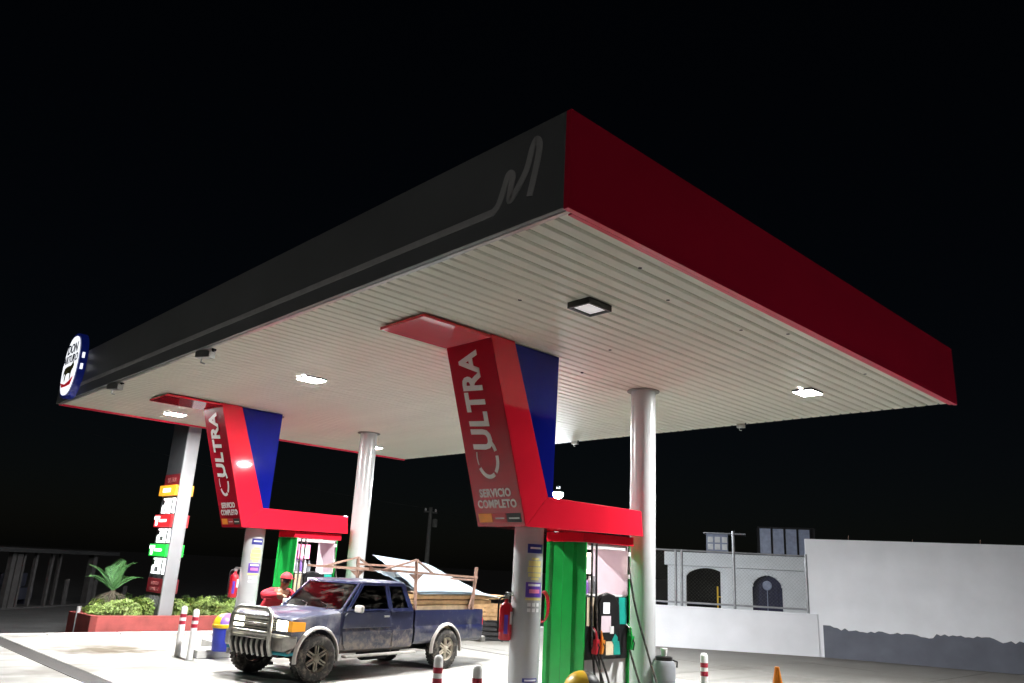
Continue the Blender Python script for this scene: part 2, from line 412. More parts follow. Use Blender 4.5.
# ribbed soffit: one plank per rib, shared mesh
NP = 82; pw = (LY-2*t_-.02)/NP
prof = [(0, .062), (.012, .018), (.030, 0), (pw-.030, 0), (pw-.012, .018), (pw-.004, .062), (pw-.004, .066), (0, .066)]
mb = MB(); n = len(prof); x0, x1 = t_+.055, LX-t_-.03
mb.poly([(x0, y, z) for y, z in prof]+[(x1, y, z) for y, z in prof], [tuple(range(n-1, -1, -1)), tuple(range(n, 2*n))]+[(i, (i+1) % n, (i+1) % n+n, i+n) for i in range(n)])
pl0 = mb.obj('soffit_plank', 'soffit', can)
for k in range(NP):
    o = pl0 if k == 0 else pl0.copy()
    if k: C.objects.link(o); o.parent = can
    o.location = (0, t_+.012+pw*k, random.uniform(-.002, .002))
# open fixing holes in the soffit planks
for px_ in ((548, 364), (705, 282), (640, 268), (865, 374), (788, 334), (582, 373), (668, 300), (741, 330), (520, 300), (610, 350)):
    q_ = on(px_, 2, ZS)
    MB().lathe([(.022, -.004), (.022, .012)], n=10).obj('fixing_hole', 'black', can).location = (q_.x-CX, q_.y-CY, 0)
# line emblem on the dark fascia: a long band that rises into a script M
P = lambda a, b, h: Vector((-h-.001, a, b))
def fp(px): q = on(px, 0, CX); return (q.y-CY, q.z-ZS)
run = [fp((84, 388)), fp((300, 296)), fp((493, 213))]
run = [(LY-.9, .225), (5.0, .225), fp((493, 213))]
scr = smooth_pts([fp((493, 213)), fp((499, 205)), fp((505, 187)), fp((509, 175)), fp((513, 176)), fp((511, 190)), fp((510, 200)), fp((516, 192)), fp((527, 170)), fp((533, 148)), fp((537, 140)), fp((540, 146)), fp((537, 165)), fp((530, 196))], 6)
em = ribbon([Vector(q) for q in run[:-1]]+[Vector(q) for q in scr], .075, P, .008).obj('line_emblem', 'logo_grey', can)

# luminaires hung under the soffit
def luminaire(x, y, lit, label):
    t = thing('ceiling_lamp', label, 'lamp', (x, y, ZS), 0, 'canopy lamps')
    f = MB(); a, b, w = .20, .165, .026 if not lit else .014; hb = -.075 if not lit else -.035
    f.box((-a, -b, hb), (a, -b+w, .0)).box((-a, b-w, hb), (a, b, .0)).box((-a, -b+w, hb), (-a+w, b-w, .0)).box((a-w, -b+w, hb), (a, b-w, .0))
    f.obj('frame', 'lamp_frame', t)
    g = MB(); a2, b2 = a-w-.002, b-w-.002
    if lit:
        g.box((-a2, -b2, -.0365), (a2, b2, -.02))
        g.obj('lens', 'lamp_on', t)
    else:
        g.box((-a2, -b2, -.05), (a2, b2, -.04)); g.obj('lens', 'lens_off', t)['label'] = 'dimly glowing white lens'
    return t
luminaire(6.53, 5.69, False, 'dim square ceiling lamp in black frame nearest the front corner')
luminaire(11.9, 5.7, True, 'lit ceiling lamp near the red fascia right of the round column')
luminaire(6.58, 12.03, True, 'lit ceiling lamp between the two red fins near the dark fascia')
luminaire(6.55, 17.97, True, 'lit ceiling lamp beside the far red fin at the left end')
luminaire(11.9, 12.03, True, 'lit ceiling lamp in the rear row behind the near red fin')
luminaire(11.9, 17.97, True, 'lit ceiling lamp in the far rear corner of the canopy')

# small cameras hanging below the canopy edge
def sec_cam(p, label, rz=0, k=1):
    t = thing('security_camera', label, 'camera', p, rz, 'security cameras under the canopy edge'); t.scale = (k, k, k)
    box('housing', (-.07, -.13, -.13), (.07, .13, -.02), 'metal', t, .01)
    box('bracket', (-.02, -.02, -.02), (.02, .02, 0), 'metal', t)
    MB().tube([(0, .05, -.13), (0, .06, -.20), (0, -.02, -.22)], .012, 6).obj('cable', 'metal', t)
    MB().lathe([(.03, -.17), (.035, -.13)], n=12, axis='Y').obj('glass_eye', 'black', t)
sec_cam(on((206, 350), 2, ZS-.005), 'small grey camera under the dark fascia nearer the middle', .5)
sec_cam(on((116, 383), 2, ZS-.005), 'small grey camera under the dark fascia near the oval sign', .5)
sec_cam(on((741, 424), 2, ZS-.005), 'small pale camera under the far right edge of the canopy', .2, .6)
sec_cam(on((575, 441), 2, ZS-.005), 'small pale camera under the far edge right of the near red fin', .2, .6)

# oval sign fixed on the dark fascia
os_ = thing('oval_sign', 'lit white oval DON ARTURO sign with bull at the left end of the canopy', 'sign', (CX-.002, 18.2, 5.36))
def oval(rx, rz, n=36): return [(rx*math.copysign(abs(math.cos(a))**.8, math.cos(a)), rz*math.copysign(abs(math.sin(a))**.95, math.sin(a))) for a in [2*math.pi*k/n for k in range(n)]]
def oplate(mb, pts, h0, h1): return mb.loft([[(-h0, y, z) for y, z in pts], [(-h1, y, z) for y, z in pts]])
oplate(MB(), oval(.56, .70), 0, .15).obj('housing', 'sign_blue', os_)
oplate(MB(), oval(.49, .64), .152, .165).obj('face', 'sign_white', os_)
text('lettering', 'DON', .30, 'door_blue', os_, (-.17, .0, .27), (0, -1, 0), (0, 0, 1), bold=.004, align='CENTER')
text('lettering', 'ARTURO', .24, 'door_blue', os_, (-.17, .0, .06), (0, -1, 0), (0, 0, 1), bold=.003, align='CENTER')
bull = [(-.30,-.02),(-.22,.0),(-.05,.01),(.10,.0),(.20,.05),(.24,.10),(.27,.04),(.33,.0),(.31,-.07),(.24,-.10),(.20,-.16),(.21,-.30),(.16,-.30),(.13,-.17),(-.02,-.15),(-.14,-.17),(-.16,-.31),(-.21,-.31),(-.22,-.16),(-.28,-.12),(-.33,-.24),(-.34,-.10)]
MB().loft([[(-.167, -a, b-.02) for a, b in bull], [(-.171, -a, b-.02) for a, b in bull]]).obj('bull_emblem', 'sign_bull', os_)
sw = [(-.42,-.34),(-.1,-.40),(.15,-.36),(.40,-.28),(.40,-.33),(.30,-.45),(0,-.46),(-.30,-.45)]
MB().loft([[(-.1675, -a, b) for a, b in sw], [(-.1715, -a, b) for a, b in sw]]).obj('red_swoosh', 'sign_red', os_)
for y, z in ((-.545, .16), (-.555, -.08)): box('side_light', (-.11, y-.015, z-.06), (-.06, y, z+.06), 'sign_white', os_)

# ================================================================== ISLANDS, COLUMNS, FINS, PUMPS  (two bays 8.2 m apart)
def island(y, label):
    pts = [(x_, y+y_) for x_, y_ in ((6.56, -1.22), (12.3, -1.22), (12.6, -.9), (12.6, .9), (12.3, 1.22), (7.9, 1.22), (7.5, .8), (7.4, -.55), (6.60, -.78))]
    o = MB().plate(pts, G, G+.15).obj('pump_island', 'kerb', bevel=.015); tag(o, label, 'kerb', 'pump islands'); return o
island(7.95, 'raised concrete island under the near pump and near red fin')
island(16.15, 'raised concrete island under the far pump behind the pickup')

def curved_patch(rad, a_mid, w, z0, z1):
    n = 6; half = w/rad/2; rings = []
    for k in range(n+1):
        a = a_mid-half+2*half*k/n; c_, s_ = math.cos(a), math.sin(a)
        rings.append([(rad*c_, rad*s_, z0), (rad*c_, rad*s_, z1), ((rad+.004)*c_, (rad+.004)*s_, z1), ((rad+.004)*c_, (rad+.004)*s_, z0)])
    return MB().loft(rings)
def column(x, y, label, stickers=None):
    t = thing('canopy_column', label, 'column', (x, y, 0), 0, 'round canopy columns')
    MB().lathe([(.205, 0), (.205, ZS+.05)], n=40).obj('shaft', 'column', t, smooth=True)
    box('base_plate', (-.26, -.26, .0), (.26, .26, .02), 'metal', t)
    MB().lathe([(.27, ZS-.02), (.27, ZS-.005)], n=32).obj('collar', 'soffit_dark', t)
    if stickers is not None:
        am = stickers; rr = .2055
        curved_patch(rr, am, .24, 1.93, 2.05).obj('sticker', 'sticker_blue', t)
        curved_patch(rr+.004, am, .17, 1.985, 2.01).obj('sticker', 'sticker_white', t)
        for z0, z1, w in ((1.84, 1.87, .12), (1.76, 1.83, .20), (1.68, 1.75, .22), (1.62, 1.67, .20), (1.58, 1.61, .12)):
            curved_patch(rr, am, w, z0, z1).obj('sticker', 'sticker_yellow', t)
        curved_patch(rr, am, .25, 1.36, 1.55).obj('sticker', 'sticker_violet', t)
        curved_patch(rr+.004, am, .19, 1.50, 1.53).obj('sticker', 'sticker_white', t)
        curved_patch(rr+.004, am, .16, 1.41, 1.46).obj('sticker', 'sticker_pink', t)
        curved_patch(rr, am, .25, 1.32, 1.35).obj('sticker', 'sticker_yellow', t)
        for k in range(3):
            for q in range(2): curved_patch(rr, am-.35+.32*k, .045, 1.17+.07*q, 1.215+.07*q).obj('sticker', 'sticker_white', t)
        curved_patch(rr, am-.05, .22, .30, .35).obj('sticker', 'sticker_blue', t)
        curved_patch(rr+.004, am-.05, .17, .315, .335).obj('sticker', 'sticker_white', t)
    return t
column(7.97, 7.95, 'round grey column with stickers carrying the near red fin', R(43.5-180+32))
column(10.48, 7.89, 'tall round white column between the near pump and the white wall')
column(7.97, 16.15, 'round column with stickers carrying the far red fin', R(63-180+22))
column(10.53, 16.13, 'tall round column behind the pickup cab and far pump')

def fin(y, label):
    t = thing('sign_fin', label, 'sign', (0, y, 0), 0, 'red sign fins')
    w = .47; ZT = 4.688
    MB().prism([(6.62, ZT), (7.06, ZT), (7.83, 2.67), (7.43, 2.25)], -w, w).obj('slanted_post', 'fin_red', t, bevel=.006)
    MB().prism([(7.432, 2.249), (7.832, 2.668), (9.90, 2.66), (9.95, 2.285)], -w, w).obj('beam', 'fin_red', t, bevel=.006)
    box('soffit_plate', (5.5, -w, 4.635), (6.615, w, 4.675), 'fin_red', t, .004)
    box('plate_shadow_gap', (5.56, -w+.05, 4.675), (6.6, w-.05, 4.697), 'black', t)
    MB().prism([(7.075, ZT), (8.03, ZT), (8.0, 2.672), (7.845, 2.672)], -w+.075, w-.075).obj('blue_panel', 'fin_blue', t, bevel=.005)
    box('lower_lip', (8.70, -.36, 2.13), (9.86, .36, 2.262), 'fin_red', t, .004)
    # front face: u to the viewer's right, v up the slant
    v = Vector((6.62-7.43, 0, ZT-2.25)); Lf = v.length; v.normalize(); u = Vector((0, -1, 0)); nn = u.cross(v)
    O = Vector((7.43, 0, 2.25))
    face = lambda a, b, h: O + v*b + u*a + nn*(h)
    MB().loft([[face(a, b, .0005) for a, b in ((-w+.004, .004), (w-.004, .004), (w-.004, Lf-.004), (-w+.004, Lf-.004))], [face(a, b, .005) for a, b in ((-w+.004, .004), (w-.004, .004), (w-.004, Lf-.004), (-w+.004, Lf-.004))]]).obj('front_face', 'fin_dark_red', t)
    text('ultra_lettering', 'ULTRA', .52, 'lettering', t, face(.11, 1.03, .008), v, -u, .006, bold=.018, sx=.82, shear=.10, spacing=1.06)
    # ring sweep round the U
    arc = lambda a0, a1, rx=.20, ry=.26: [Vector((-.03+rx*math.cos(R(a)), .94+ry*math.sin(R(a)))) for a in range(a0, a1+1, 8)]
    for a0, a1 in ((-150, -62), (-52, 10), (18, 60)):
        ribbon(arc(a0, a1), .055, face, .008).obj('ring_emblem', 'lettering', t)
    ribbon(arc(160, 205), .018, face, .008).obj('ring_emblem', 'lettering', t)
    text('lettering', 'SERVICIO', .150, 'lettering', t, face(0, .41, .008), u, v, .004, bold=.006, sx=.93, align='CENTER', spacing=1.07)
    text('lettering', 'COMPLETO', .150, 'lettering', t, face(0, .26, .008), u, v, .004, bold=.006, sx=.93, align='CENTER', spacing=1.07)
    for a0, a1, mt in ((-.41, -.14, 'orange'), (-.12, .13, 'red_paint'), (.15, .42, 'black_plastic')):
        MB().loft([[face(a, b, .005) for a, b in ((a0, .06), (a1, .06), (a1, .18), (a0, .18))], [face(a, b, .009) for a, b in ((a0, .06), (a1, .06), (a1, .18), (a0, .18))]]).obj('colour_tab', mt, t)
        if mt != 'orange':
            MB().loft([[face(a, b, .009) for a, b in ((a0+.04, .105), (a1-.03, .105), (a1-.03, .125), (a0+.04, .125))], [face(a, b, .011) for a, b in ((a0+.04, .105), (a1-.03, .105), (a1-.03, .125), (a0+.04, .125))]]).obj('tab_print', 'lettering', t)
    return t
fin(7.95, 'big red ULTRA sign fin with blue panel over the near pump')
fin(16.15, 'smaller looking far red ULTRA sign fin left of the pickup')

def bottle_mb(): return MB().lathe([(.04, 0), (.045, .02), (.045, .15), (.03, .19), (.016, .21), (.016, .25)], n=10)
def nozzle(t, mt, x, z, y=-.44, tilt=0):
    o = MB().box((-.035, -.05, -.02), (.035, .03, .17)).tube([(0, -.02, .15), (0, .01, .27), (0, .07, .33)], [.022, .016, .014], 8).obj('nozzle', mt, t, bevel=.012); o.location = (x, y, z); o.rotation_euler = (tilt, .12, 0)
    sp = MB().tube([(0, -.02, .16), (-.01, .02, .27), (-.03, .08, .32)], [.014, .012, .010], 8).obj('spout', 'metal', o)
    gr = MB().tube([(0, -.02, 0), (0, -.07, -.02), (0, -.08, .08), (0, -.04, .13)], .010, 6).obj('trigger_guard', 'black_plastic', o)
    return o
def pump(y, label, which):
    t = thing('fuel_dispenser', label, 'fuel pump', (9.26, y, 0), 0, 'fuel pumps')
    hx, hy = .50, .35
    # folded green end panels
    for sgn in (-1, 1):
        x = sgn*hx; yy = [-hy-.02, -.20, -.165, .02, .06, .26, .30, hy+.02]; of = [0, 0, .035, .035, 0, 0, .03, .03]
        rings = [[(x+sgn*(o_+.012), a, .012), (x-sgn*.012, a, .012), (x-sgn*.012, a, 2.128), (x+sgn*(o_+.012), a, 2.128)] for a, o_ in zip(yy, of)]
        MB().loft(rings).obj('end_panel', 'green_paint', t)
        box('inner_lining', (x-sgn*.040 if sgn > 0 else x+.014, -hy, 1.42), (x-.014 if sgn > 0 else x+.040, hy, 2.126), 'pink_white', t)
    box('plinth', (-hx+.02, -hy+.03, .0), (hx-.02, hy-.03, .55), 'white_paint', t)
    box('body', (-hx+.02, -hy, .552), (hx-.02, hy, 1.40), 'black_plastic', t, .015)
    box('shelf', (-hx+.015, -hy+.02, 1.402), (hx-.015, hy, 1.42), 'white_paint', t)
    box('crown', (-hx+.045, -hy+.02, 2.06), (hx-.045, hy-.02, 2.126), 'white_paint', t)
    # rack of goods in the upper bay
    r_ = MB()
    for xx in (-.44, -.22, .02): r_.box((xx, .10, 1.42), (xx+.02, .12, 2.06))
    for zz in (1.64, 1.86): r_.box((-.44, .09, zz), (.06, .30, zz+.015))
    r_.obj('rack', 'metal', t)
    lb = box('light_box', (-.20, -.02, 1.70), (.05, .05, 2.0), 'pump_magenta' if which else 'pump_lightbox', t, .01)
    box('light_box_face', (-.15, -.028, 1.76), (-.0, -.022, 1.94), 'sign_white', lb)
    for k in range(5):
        b_ = bottle_mb().obj('oil_bottle', ['white_paint', 'grey_plastic', 'purple'][k % 3], t, smooth=True); b_.location = (-.38+.10*k, -.08, 1.42)
        b_ = bottle_mb().obj('oil_bottle', ['purple', 'white_paint', 'red_paint'][k % 3], t, smooth=True); b_.location = (-.38+.09*k, .2, 1.656)
    for k in range(3): box('goods_box', (-.42+.16*k, .14, 1.876), (-.30+.16*k, .28, 1.99+.02*(k % 2)), ['sticker_violet', 'white_paint', 'purple'][k], t)
    # head: bezel with rounded top, screens, keypad panels
    arch = [(-.22, .60), (.25, .60), (.20, 1.30), (.10, 1.42), (-.06, 1.455), (-.20, 1.42), (-.26, 1.30)]
    MB().prism(arch, -hy-.075, -hy-.001).obj('bezel', 'black', t, bevel=.02)
    f = -hy-.076
    box('display', (-.17, f-.004, 1.17), (-.03, f, 1.32), 'screen', t)
    box('print_panel', (-.21, f-.004, .92), (.0, f, 1.14), 'pink_white', t)
    box('receipt', (-.02, f-.010, .90), (.06, f-.005, 1.0), 'white_paint', t)
    MB().prism([(.02, .80), (.14, .66), (.16, .85), (.10, .90)], f-.004, f).obj('teal_tab', 'teal', t)
    box('cream_tab', (-.10, f-.004, .62), (.06, f, .80), 'cream', t)
    MB().prism([(.07, .62), (.22, .62), (.19, .80), (.07, .80)], f-.006, f-.001).obj('teal_tab', 'teal', t)
    box('teal_panel', (.27, -hy-.006, 1.02), (.46, -hy-.001, 1.39), 'teal', t)
    for xx, mt in ((-.44, 'cream'), (-.35, 'cream')): box('side_strip', (xx, -hy-.006, 1.0), (xx+.06, -hy-.001, 1.38), mt, t)
    nozzle(t, 'red_paint', -.36, .66); nozzle(t, 'orange', -.24, .66); nozzle(t, 'green_paint', .42, .70)
    for k, (x0, xm, zt) in enumerate(((-.40, -.42, 2.12), (-.30, -.30, 2.12))):
        MB().tube(smooth_pts([(x0, -hy-.04, zt), (x0, -hy-.05, 1.5), (xm+.03, -hy-.06, .9), (xm+.10, -hy-.10, .2), (xm+.16, -hy-.16, .05), (xm+.14, -hy-.2, .25), (-.36+.12*k, -.44, .64)], 6), .016, 8).obj('hose', 'rubber', t)
    MB().tube(smooth_pts([(.46, -hy-.03, 2.10), (.47, -hy-.04, 1.75), (.56, -hy-.10, 1.2), (.75, -hy-.20, .55), (.90, -hy-.25, .10), (.72, -hy-.26, .03), (.52, -hy-.22, .2), (.42, -.44, .68)], 6), .016, 8).obj('hose', 'rubber', t)
    box('hose_clip', (.44, -hy-.05, 1.66), (.49, -hy-.02, 1.72), 'white_paint', t)
    box('hose_clip', (.43, -hy-.05, 1.98), (.48, -hy-.02, 2.04), 'white_paint', t)
    return t
pump(7.95, 'green and black fuel pump with red and orange nozzles under the near fin', 0)
pump(16.15, 'green fuel pump behind the pickup with oil bottles and pink light box', 1)

# red coiled air hose on the near column's far side
hr = MB()
for k in range(3): hr.tube([(8.26+.02*k, 7.93+.10*math.cos(a), 1.22+.20*math.sin(a)+.01*k) for a in [2*math.pi*q/18 for q in range(18)]], .008, 6, close=True)
tag(hr.obj('hose_coil', 'red_paint'), 'red hose coil hung behind the near stickered column', 'hose')

def extinguisher(x, y, ang, label, z=.80):
    t = thing('fire_extinguisher', label, 'extinguisher', (x, y, z), ang, 'red fire extinguishers')
    MB().lathe([(.075, 0), (.085, .015), (.085, .40), (.065, .455), (.028, .48), (.026, .52)], n=20).obj('cylinder', 'red_paint', t, smooth=True)
    MB().box((-.03, -.02, .52), (.03, .02, .555)).box((-.03, -.012, .558), (.11, .012, .572)).box((-.02, -.01, .59), (.12, .01, .602)).obj('valve', 'metal', t)
    MB().tube(smooth_pts([(-.03, 0, .54), (-.09, 0, .52), (-.108, 0, .42), (-.105, 0, .10)], 5), .013, 8).obj('hose', 'black_plastic', t)
    p_ = curved_patch(.086, R(-40), .085, .20, .36).obj('label', 'sticker_white', t)
    p_ = curved_patch(.086, R(-105), .05, .08, .32).obj('label', 'sticker_violet', t)
    box('bracket', (.06, -.03, .22), (.11, .03, .26), 'metal', t)
    return t
extinguisher(7.695, 8.05, R(-25), 'red fire extinguisher hung on the near stickered column', .80)
extinguisher(7.655, 16.16, R(-10), 'red fire extinguisher hung on the far stickered column', .86)

# ================================================================== FORECOURT FURNITURE
def bollard(p, ztop, label):
    h = ztop-G
    t = thing('bollard', label, 'bollard', (p[0], p[1], G), 0, 'white bollards with two red bands')
    MB().lathe([(.055, .0), (.055, h-.05), (.048, h-.02), (.028, h-.003), (.006, h)], n=18).obj('post', 'white_paint', t, smooth=True)
    for z in (h-.20, h-.32): MB().lathe([(.0565, z), (.0565, z+.065)], n=18).obj('red_band', 'bollard_red', t, smooth=True)
    MB().lathe([(.09, 0), (.09, .012)], n=16).obj('foot_plate', 'metal', t)
for px, xx, lab in (((185, 606), 6.36, 'left of the two bollards by the trash can and planter'), ((197, 609), 6.38, 'right of the two bollards by the trash can and planter'),
                    ((439, 655), 6.4, 'bollard before the rear wheel of the pickup'), ((478, 665), 6.4, 'bollard just left of the near stickered column'), ((704, 653), 10.9, 'bollard at the right before the white wall')):
    q = on(px, 0, xx); bollard(q, q.z, 'white '+lab+' with two red bands' if len(lab) < 50 else 'white '+lab)
q = on((777, 667), 0, 10.6)
t = thing('traffic_cone', 'orange traffic cone peeking up at the bottom right', 'cone', (q.x, q.y, G))
hc = q.z-G
MB().lathe([(.16, .03), (.03, hc), (.02, hc+.005)], n=20).obj('cone_body', 'orange', t, smooth=True)
box('foot', (-.2, -.2, 0), (.2, .2, .03), 'orange', t, .01)
def trash(p, label, dome, rz):
    t = thing('trash_can', label, 'trash can', (p[0], p[1], 0), rz, 'dome topped trash cans')
    MB().lathe([(.165, 0), (.18, .02), (.205, .40)], n=28).obj('body', 'blue_plastic', t, smooth=True)
    MB().lathe([(.22, .401), (.225, .41), (.225, .46), (.215, .47)], n=28).obj('collar', 'yellow', t, smooth=True)
    for k, mt in enumerate(('yellow', dome)):
        g = MB(); rows = []
        for i in range(7):
            a = R(15*i); rr = .21*math.cos(a)+.002; rows.append([(rr*math.cos(b), rr*math.sin(b), .47+.19*math.sin(a)) for b in [math.pi*(k+j/14) for j in range(15)]])
        g.loft(rows, closed=False); g.obj('dome_half', mt, t, smooth=True)
trash((6.92, 14.72), 'blue trash can with yellow and violet dome beside the bollards', 'purple', R(40))
q = on((583, 671), 2, .655); trash((q.x, q.y), 'yellow and black dome of a trash can before the near pump', 'black', R(62))
q = on((664, 680), 1, 7.55)
t = thing('plastic_drum', 'grey plastic canister with black cap and white cup beside the white column', 'canister', (q.x, 7.55, 0))
ht = on((664, 656), 1, 7.55).z
MB().lathe([(.16, 0), (.175, .03), (.175, ht-.13), (.15, ht-.07), (.10, ht-.05)], n=24).obj('body', 'grey_plastic', t, smooth=True)
MB().lathe([(.13, ht-.06), (.13, ht-.01), (.10, ht)], n=20).obj('cap', 'black_plastic', t, smooth=True)
MB().tube([(.10, -.05, ht-.05), (.2, -.1, ht-.08), (.19, -.1, ht-.16)], .015, 6).obj('tap', 'black_plastic', t)
MB().lathe([(.04, ht+.001), (.055, ht+.11)], n=16).obj('cup', 'white_paint', t, smooth=True)

# ================================================================== PRICE PYLON, PLANTER
ph = 6.4
bx = on((158, 620), 1, 20.2).x
t = thing('price_pylon', 'tall dark fuel price sign with grey edge post rising from the planter', 'price sign', (bx, 20.2, 0))
pw_ = .29; PL = 1.15
box('edge_post', (-.02, 0, 0), (pw_+.02, .07, ph), 'pylon_grey', t, .01)
box('panel_core', (.03, .072, .0), (pw_-.03, PL, ph), 'price_dark', t, .006)
def zpx(py, px): return on((px, py), 0, bx).z
def sect(y0, y1, z0, z1, mt, name, dep=.05):
    o = box(name, (.03-dep, y0, z0), (.028, y1, z1), mt, t, .004)
    return o
def back(y0, y1, z0, z1, mt): box('rear_tab', (pw_-.028, y0, z0), (pw_+.10, y1, z1), mt, t, .004)
ya, yb = .10, PL-.06
zz = lambda py: zpx(py, 168-(py-470)*.14)
rows = [('head', 475, 486), ('orange', 486, 496), ('d1', 498, 514), ('red', 515, 527), ('d2', 528, 543), ('green', 544, 556), ('d3', 557, 574), ('foot', 578, 592), ('foot2', 594, 606)]
S = {n_: (zz(b_), zz(a_)) for n_, a_, b_ in rows}
o = sect(ya, yb, *S['head'], 'price_red_dim', 'header_panel', .03)
EX, EY = (0, -1, 0), (0, 0, 1)
def lab_(body, key, mt, xoff, frac=.62, bold=.0, sx=1.0, ym=None):
    z0, z1 = S[key]; h = (z1-z0)*frac
    text('lettering', body, h/.70, mt, t, (xoff, (ya+yb)/2 if ym is None else ym, z0+(z1-z0)*(1-frac)/2), EX, EY, .006, bold=bold, sx=sx, align='CENTER')
lab_('ULTRA', 'head', 'price_dim_text', -.006, .45)
for key, mt in (('orange', 'price_orange'), ('red', 'price_red'), ('green', 'price_green')):
    sect(ya-.01, yb+.06, *S[key], mt, 'grade_panel', .10); back(ya, ya+.5, *S[key], mt)
    z0, z1 = S[key]
    if key != 'orange':
        text('lettering', 'T', (z1-z0)*.6/.7, 'led_white', t, (-.076, yb-.12, z0+(z1-z0)*.2), EX, EY, .006, bold=.03, sx=1.7, align='CENTER')
        box('print_bar', (-.078, yb-.75, z0+(z1-z0)*.40), (-.072, yb-.28, z0+(z1-z0)*.62), 'led_white', t)
    else: box('print_bar', (-.078, ya+.3, z0+(z1-z0)*.3), (-.072, yb-.2, z0+(z1-z0)*.7), 'sign_white', t)
def seven(key, digits):
    z0, z1 = S[key]; h = (z1-z0)*.92; zb = z0+(z1-z0)*.04; n_ = len(digits); w_ = .80/n_; th = .045
    segs = {'0': 'abcdef', '1': 'bc', '2': 'abged', '3': 'abgcd', '7': 'abc', '8': 'abcdefg', '9': 'abcdfg'}
    for k, dg in enumerate(digits):
        yl = ya+.82-w_*k; yr = yl-w_+.075; b_ = MB(); xa_, xb_ = -.024, .028
        q = {'a': (yr+th, yl-th, zb+h-th, zb+h), 'd': (yr+th, yl-th, zb, zb+th), 'g': (yr+th, yl-th, zb+h/2-th/2, zb+h/2+th/2),
             'f': (yl-th, yl, zb+h/2, zb+h), 'e': (yl-th, yl, zb, zb+h/2), 'b': (yr, yr+th, zb+h/2, zb+h), 'c': (yr, yr+th, zb, zb+h/2)}
        for s_ in segs[dg]: a_ = q[s_]; b_.box((xa_, a_[0], a_[2]), (xb_, a_[1], a_[3]))
        b_.obj('price_digit', 'led_white', t, weld=True)
seven('d1', '287'); seven('d2', '297'); seven('d3', '297')
sect(ya, yb, *S['foot'], 'price_red_dim', 'footer_panel', .03); back(ya, ya+.3, *S['foot'], 'price_red_dim')
z0, z1 = S['foot']
for k, wd in enumerate(('SERVICIO', 'COMPLETO')): text('lettering', wd, (z1-z0)*.36, 'price_dim_text', t, (-.006, (ya+yb)/2, z0+(z1-z0)*(.56-.42*k)), EX, EY, .004, align='CENTER')
lab_('888', 'foot2', 'price_grey_text', .026, .9, .01, 1.2)

pa = on((90, 634), 2, G); pb = on((236, 632), 2, G)
PY = 19.95
t = thing('planter', 'long low red planter box with rounded end holding the hedge', 'planter', (0, 0, G-.13))
xL, xR, pd = pa.x, pb.x+.9, 2.6
ring = [(xL+1.3, PY+pd), (xL-.05, PY+1.5), (xL+.02, PY+.10), (xL+.14, PY), (xR, PY), (xR, PY+pd)]
wl = .13
inn = [(xL+1.35, PY+pd-wl), (xL+wl-.04, PY+1.45), (xL+wl+.02, PY+.18), (xL+.2, PY+wl), (xR-wl, PY+wl), (xR-wl, PY+pd-wl)]
hh = .50
mb = MB(); n = 6
mb.loft([[(x, y, 0) for x, y in ring], [(x, y, hh) for x, y in ring], [(x, y, hh) for x, y in inn], [(x, y, hh-.2) for x, y in inn]], cap=False); mb.obj('rim_wall', 'brick_red', t, bevel=.01)
MB().plate(inn, hh-.16, hh-.12).obj('soil', 'soil', t)

def leafmesh(name, n_, fn, size, m_, parent=None, var=.5):
    mb = MB(); vs = []; fs = []
    for k in range(n_):
        p, nrm = fn(k)
        nrm = (nrm+Vector((random.uniform(-.8, .8), random.uniform(-.8, .8), random.uniform(-.5, .9)))).normalized()
        a = nrm.orthogonal().normalized(); a.rotate(Matrix.Rotation(random.uniform(0, 6.28), 3, nrm)); b = nrm.cross(a)
        s_ = size*random.uniform(1-var, 1+var); i = len(vs)
        vs += [p-a*s_*.9, p+b*s_*.42+nrm*.15*s_, p+a*s_, p-b*s_*.42+nrm*.15*s_]; fs.append((i, i+1, i+2, i+3))
    mb.poly(vs, fs); return mb.obj(name, m_, parent)
def shrub(x, y, w, h, label, m_='leaf'):
    z = G-.13+hh-.12
    t = thing('hedge_shrub', label, 'shrub', (x, y, z), 0, 'clipped hedge shrubs in the red planter')
    ph_ = [random.uniform(0, 6.28) for _ in range(4)]
    def fn(k):
        th = random.uniform(0, 2*math.pi); u_ = random.random()**.35; cz = random.uniform(-.1, 1)
        bump = 1+.16*math.sin(3*th+ph_[0])+.12*math.sin(5*th+ph_[1])+.1*math.sin(7*cz+ph_[2])
        rr = w*u_*bump*(1-max(0, cz-.5)**2*.9)
        p = Vector((rr*math.cos(th), rr*math.sin(th)*.9, max(.02, .08+cz*h*(.9+.2*math.sin(2*th+ph_[3])))))
        return p, Vector((math.cos(th), math.sin(th), .7))
    leafmesh('foliage', 1100, fn, .045, m_, t)
    s_ = MB()
    for k in range(5):
        a = k*1.25; s_.tube([(0, 0, 0), (.5*w*math.cos(a)*.5, .5*w*math.sin(a)*.5, h*.4), (w*.6*math.cos(a), w*.6*math.sin(a), h*.8)], [.014, .01, .005], 5)
    s_.obj('stem', 'palm_dry', t)
xx = xL+.5; k = 0
while xx < xR-.2:
    w_ = random.uniform(.36, .50); shrub(xx, PY+.62+random.uniform(-.05, .1) if not bx-.5 < xx < bx+.8 else PY+.95, w_, random.uniform(.30, .42), 'leafy green hedge shrub in the front row of the red planter', 'leaf' if k % 3 else 'leaf'); xx += w_*1.05; k += 1
for k in range(4): shrub(xL+1.0+1.0*k, PY+1.5, .5, .42, 'leafy green hedge shrub in the back row of the red planter', 'leaf_dark')

